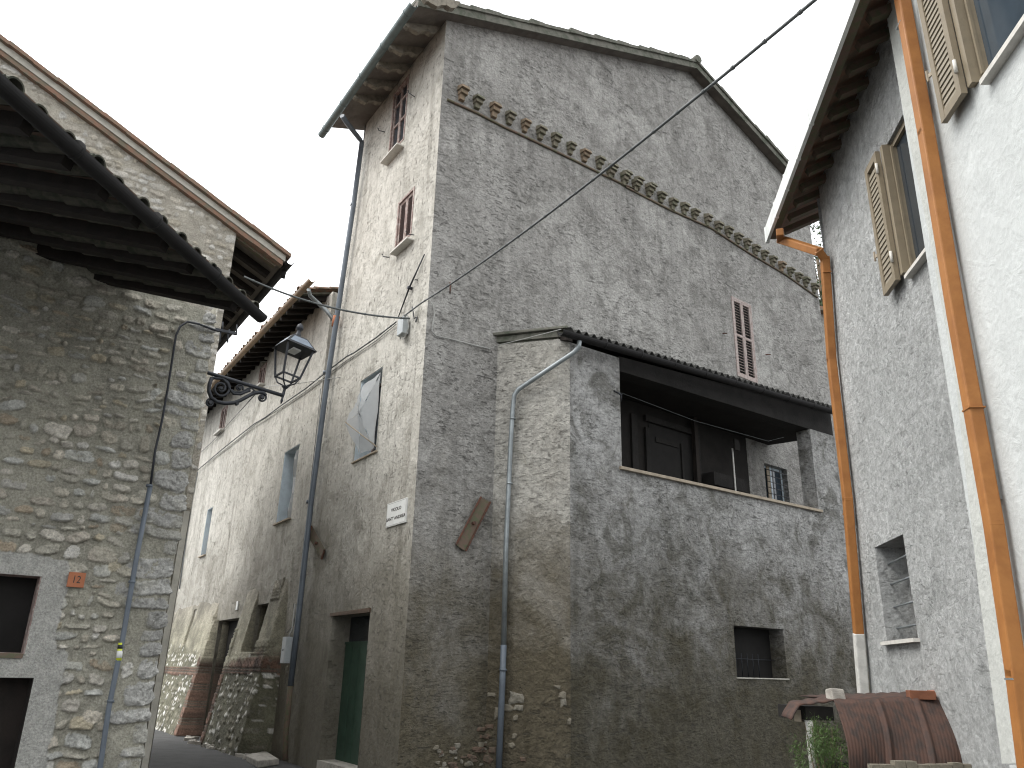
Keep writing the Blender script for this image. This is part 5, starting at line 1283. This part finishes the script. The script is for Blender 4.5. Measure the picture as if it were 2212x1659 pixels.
m.build('finial', MT['iron'], lamp)
MB().box(tc - up * .015, dx * wt * .5, dy * wt * .3, up * .012).build('lamp_tube', MT['sign'], lamp)

# ================================================================== antenna
PA = Wall(S.w(3.0, 0), 60.0)
an = thing('tv_antenna', 'small dark television antenna behind the stone corner', 'antenna', PA.p3(L1(280, 700)))
MB().bar(PA.p3(L1(150, 660)), PA.p3(L1(467, 725)), .05, .04).build('boom', MT['iron'], an)
m = MB()
for (x, y0, y1) in ((316, 600, 690), (292, 690, 810), (372, 690, 815), (462, 630, 730), (383, 680, 740)): m.tube([PA.p3(L1(x + 4, y0)), PA.p3(L1(x - 2, y1))], .012, 6)
m.build('elements', MT['iron'], an)

# ================================================================== cables, boxes, signs
def cable(pts, r, mat, label, name='cable', ties=0):
    o = MB().tube(pts, r, 7)
    if ties:
        for i in range(ties):
            t = (i + .5) / ties * (len(pts) - 1); k = int(t); p = Vector(pts[k]).lerp(Vector(pts[min(k + 1, len(pts) - 1)]), t - k); dd = (Vector(pts[min(k + 1, len(pts) - 1)]) - Vector(pts[k])).normalized()
            o.tube([p - dd * .012, p + dd * .012], r * 1.35, 7)
    return tag(o.build(name, mat), label, 'cable')
def cat_line(a, b, sag, n=24): return [a.lerp(b, i / n) - Vector((0, 0, sag * 4 * (i / n) * (1 - i / n))) for i in range(n + 1)]
a = F.p3(L4(610, 1250), .12); b = at_y((1770, -8), 4.2); b2 = b + (b - a) * .35
cable([F.p3(L4(560, 1300), .1)] + cat_line(F.p3(L4(740, 1165), .10), b, .12) + [b2], .0135, MT['cable'], 'thick grey cable rising from the house corner to the upper right', ties=26)
a = at_y(L1(540, 130), 11.5); b = F.p3(L4(640, 1300), .12)
cable(cat_line(a, b, .16), .016, MT['cable'], 'dark cable crossing the alley from left eaves to the junction box', ties=9)
pts = [F.p3(p, .06) for p in (L4(520, 1330), L4(340, 1470), L4(150, 1600), L1(1600, 960), L1(1380, 1130), L1(1180, 1290), L1(940, 1455), L1(760, 1590), M1(780, 530), M1(540, 720), M1(310, 915))]
cable(pts, .014, MT['cable'], 'bundled cable clipped along the pale wall above the door', ties=20)
pts = [F.p3(p, .035) for p in (L4(520, 1350), L4(350, 1490), L4(150, 1625), L1(1600, 1000), L1(1390, 1160), L1(1180, 1320), M1(1000, 400), M1(785, 540), M1(650, 655), M1(400, 850))]
cable(pts, .009, MT['cable_light'], 'thin second cable running beneath the wall bundle')
pts = [F.p3(L1(740, 1272), .05)] + [p for p in cat_line(F.p3(L1(1000, 1250), .6), AF.p3(M5(1050, 225), .32), .1)]
cable(pts, .008, MT['cable_light'], 'thin pale wire from the row house to the annex gutter')
pts = [G.p3(p, .03) for p in (L4(800, 1130), L4(835, 1180), L4(852, 1250), L4(838, 1340), L4(830, 1410), L4(862, 1450), L4(1000, 1480), L4(1150, 1520), L4(1330, 1560), M5(110, 480))]
cable(pts, .011, MT['cable_light'], 'pale wire pair dropping down the gable wall corner')
cable([PL.p3(M1(790, 285), -.03)] + [F.p3(p, .04) for p in (M1(640, 450), M1(540, 560), M1(440, 670), M1(340, 765))], .008, MT['cable'], 'thin cable from the lamp bracket to the row house wall')
cable([F.p3(p, .03) for p in (M1(310, 930), M1(270, 1150), M1(230, 1400), Z2(800, 700), Z2(775, 885))], .02, MT['pipe_grey'], 'slim grey conduit running down far end of the row house')
cable([F.p3(p, .05) for p in (Z2(1385, 20), Z2(1372, 160), Z2(1340, 450), Z2(1310, 700), Z2(1290, 900), Z2(1270, 1040), Z2(1240, 1075))], .007, MT['cable'], 'thin wire running beside the blue grey downpipe')
jb = thing('junction_box', 'grey junction box with looped wires on the pale corner wall', 'junction box', F.p3(L4(560, 1380), .08))
ju, jz = F.px(L4(575, 1370), .1)
o = MB().pbox(F, ju - .11, ju + .11, jz - .16, jz + .15, .03, .15).build('box', MT['grey_box'], jb, bevel=.008)
m = MB(); m.tube([F.w(ju - .1, jz + .1, .16), F.w(ju - .24, jz + .12, .14), F.w(ju - .26, jz - .1, .1), F.w(ju - .12, jz - .27, .1), F.w(ju - .02, jz - .24, .1), F.w(ju, jz - .15, .1)], .010, 6)
m.tube([F.w(ju + .1, jz + .08, .08), F.w(ju + .15, jz - .05, .1), F.w(ju + .1, jz - .2, .08), F.w(ju + .04, jz - .15, .08)], .008, 6); m.build('wire_loops', MT['cable_light'], jb)
m = MB(); p = F.p3(L4(675, 1300), .05); m.tube([F.p3(L4(660, 1200), .06), p, F.p3(L4(700, 1290), .02), F.p3(L4(690, 1330), .08)], .012, 6); m.build('hook', MT['iron'], jb)
# meter box
mu, mz = F.px(L2(1003, 785), .62 * .45); a = F.px(L2(985, 690), .3); b = F.px(L2(965, 885), .3)
mb_ = thing('meter_box', 'grey metal meter box with keyhole beside the downpipe', 'meter box', F.w(mu, b[1], .3))
q4 = [F.px(L2(983, 688), .35), F.px(L2(1048, 690), .35), F.px(L2(1028, 888), .35), F.px(L2(962, 882), .35)]
uc_ = (q4[0][0] + q4[1][0] + q4[2][0] + q4[3][0]) / 4; uu0 = uc_ - .10; uu1 = uc_ + .12; rep('meter', (uu0, uu1, q4[0][1], q4[3][1]))
o = MB().pbox(F, uu0, uu1, q4[3][1], q4[0][1], .10, .28).build('cabinet', MT['grey_box'], mb_, bevel=.008)
c = F.w(uc_ + .02, (q4[0][1] + q4[3][1]) / 2, .282); MB().tube([c - F.n * .01, c + F.n * .004], .022, 10).build('keyhole', MT['iron'], mb_)
cable([F.w((uu0 + uu1) / 2, q4[0][1], .2), F.w((uu0 + uu1) / 2 - .02, q4[0][1] + .06, .2), F.p3(Z2(1262, 1062), .1), F.p3(Z2(1275, 950), .05)], .014, MT['cable_light'], 'short pale conduit rising from the meter box')
# street sign
su = [F.px(L8(310, 660), .02), F.px(L8(865, 500), .02), F.px(L8(820, 1165), .02), F.px(L8(300, 1325), .02)]; rep('sign', sum(su, ()))
s0, s1 = sorted(((su[0][0] + su[3][0]) / 2, (su[1][0] + su[2][0]) / 2)); sz0 = (su[2][1] + su[3][1]) / 2; sz1 = (su[0][1] + su[1][1]) / 2
sg = thing('street_sign', 'white street name sign reading VICOLO SANT\'ANDREA near the house corner', 'street sign', F.w((s0 + s1) / 2, sz0))
MB().pbox(F, s0, s1, sz0, sz1, .004, .03).build('board', MT['sign'], sg, bevel=.003)
m = MB()
for (ua, ub, za, zb2_) in ((s0 + .012, s1 - .012, sz1 - .02, sz1 - .014), (s0 + .012, s1 - .012, sz0 + .014, sz0 + .02), (s0 + .012, s0 + .018, sz0 + .02, sz1 - .02), (s1 - .018, s1 - .012, sz0 + .02, sz1 - .02)): m.pbox(F, ua, ub, za, zb2_, .03, .0315)
m.build('border', MT['cable_light'], sg)
hgt = sz1 - sz0; wid_ = s1 - s0
text('VICOLO', F, (s0 + s1) / 2, sz0 + hgt * .66, .031, hgt * .19, MT['sign_ink'], sg, .74 * wid_ / hgt, 0, off=.0015)
text("SANT' ANDREA", F, (s0 + s1) / 2, sz0 + hgt * .30, .031, hgt * .19, MT['sign_ink'], sg, .74 * wid_ / hgt, 0, off=.0015)
pu = F.px(M7(720, 855), .02); tag(MB().pbox(F, pu[0] - .07, pu[0] + .07, pu[1] - .1, pu[1] + .1, .0, .03).build('notice', MT['sign'], bevel=.003), 'tiny white notice plate above the alley doorway', 'notice')
# stones along the foot and the flat slab
sl0 = at_z(L2(880, 1570), .1)
m = MB(); q = [at_z(L2(760, 1560), .10), at_z(L2(905, 1525), .10), at_z(L2(1000, 1590), .10), at_z(L2(850, 1612), .10)]; m.hexa([p - Vector((0, 0, .10)) for p in q], q); m.rough(.015)
tag(m.build('stone_slab', MT['rubble'], bevel=.015), 'flat pale stone slab lying on the road by the downpipe', 'stone slab')
rn = random.Random(12)
m = MB()
for k in range(70):
    t = rn.random(); p = at_z(L2(330 + 560 * t + rn.uniform(-15, 15), 1440 + 150 * t + rn.uniform(-12, 25)), .02); s = rn.uniform(.03, .1)
    m.box(p, Vector((rn.uniform(.6, 1.2), rn.uniform(-.4, .4), 0)) * s, Vector((rn.uniform(-.4, .4), rn.uniform(.6, 1), 0)) * s, Vector((0, 0, s * .5)))
m.rough(.012); o = m.build('rubble', MT['rubble'], bevel=.01); o['kind'] = 'stuff'; o['label'] = 'loose stones and grit along the foot of the scarp'; o['category'] = 'rubble'

# ================================================================== beyond: tree and far stone house
ft = thing('background_house', 'pale stone house glimpsed between the gable and orange pipe', 'house', at_y((1785, 800), 30) * 1)
QW = Wall(at_y((1770, 700), 24), 80)
m = MB(); q0 = QW.px((1768, 700)); m.pbox(QW, -.3, 6, 0, QW.px((1785, 680))[1], -5, 0); m.build('wall', MT['AL'], ft)
m = MB(); m.pbox(QW, -.5, 6.2, QW.px((1785, 680))[1], QW.px((1785, 680))[1] + .15, -5, .3); m.build('roof', MT['tile'], ft)
tr = thing('tree', 'leafy tree glimpsed in the gap under the right eaves', 'tree', at_y((1770, 900), 32) * 1)
c0 = at_y((1766, 560), 32); base_ = Vector((c0.x, c0.y, 0))
m = MB().tube([base_, base_ + Vector((.2, 0, c0.z * .5)), Vector(c0)], [.28, .2, .08], 8)
for k in range(7): m.tube([base_ + Vector((.2, 0, c0.z * (.55 + k * .05))), c0 + Vector((rn.uniform(-1.8, 1.8), rn.uniform(-1.5, 1.5), rn.uniform(-1.5, 1.6)))], [.07, .02], 5)
m.build('trunk', MT['bark'], tr)
m = MB()
cl = [c0 + Vector((rn.uniform(-2.2, 2.2), rn.uniform(-2, 2), rn.uniform(-3.2, 1.4))) for _ in range(34)]
for k in range(9000):
    c = rn.choice(cl); p = c + Vector((rn.gauss(0, .35), rn.gauss(0, .35), rn.gauss(0, .28))); s = rn.uniform(.05, .1)
    v = Vector((rn.gauss(0, 1), rn.gauss(0, 1), rn.gauss(0, 1))).normalized(); w_ = v.cross(Vector((rn.gauss(0, 1), rn.gauss(0, 1), 1))).normalized()
    m.poly([p - v * s, p + w_ * s * .5, p + v * s, p - w_ * s * .5])
m.build('crown', MT['leaf_far'], tr)
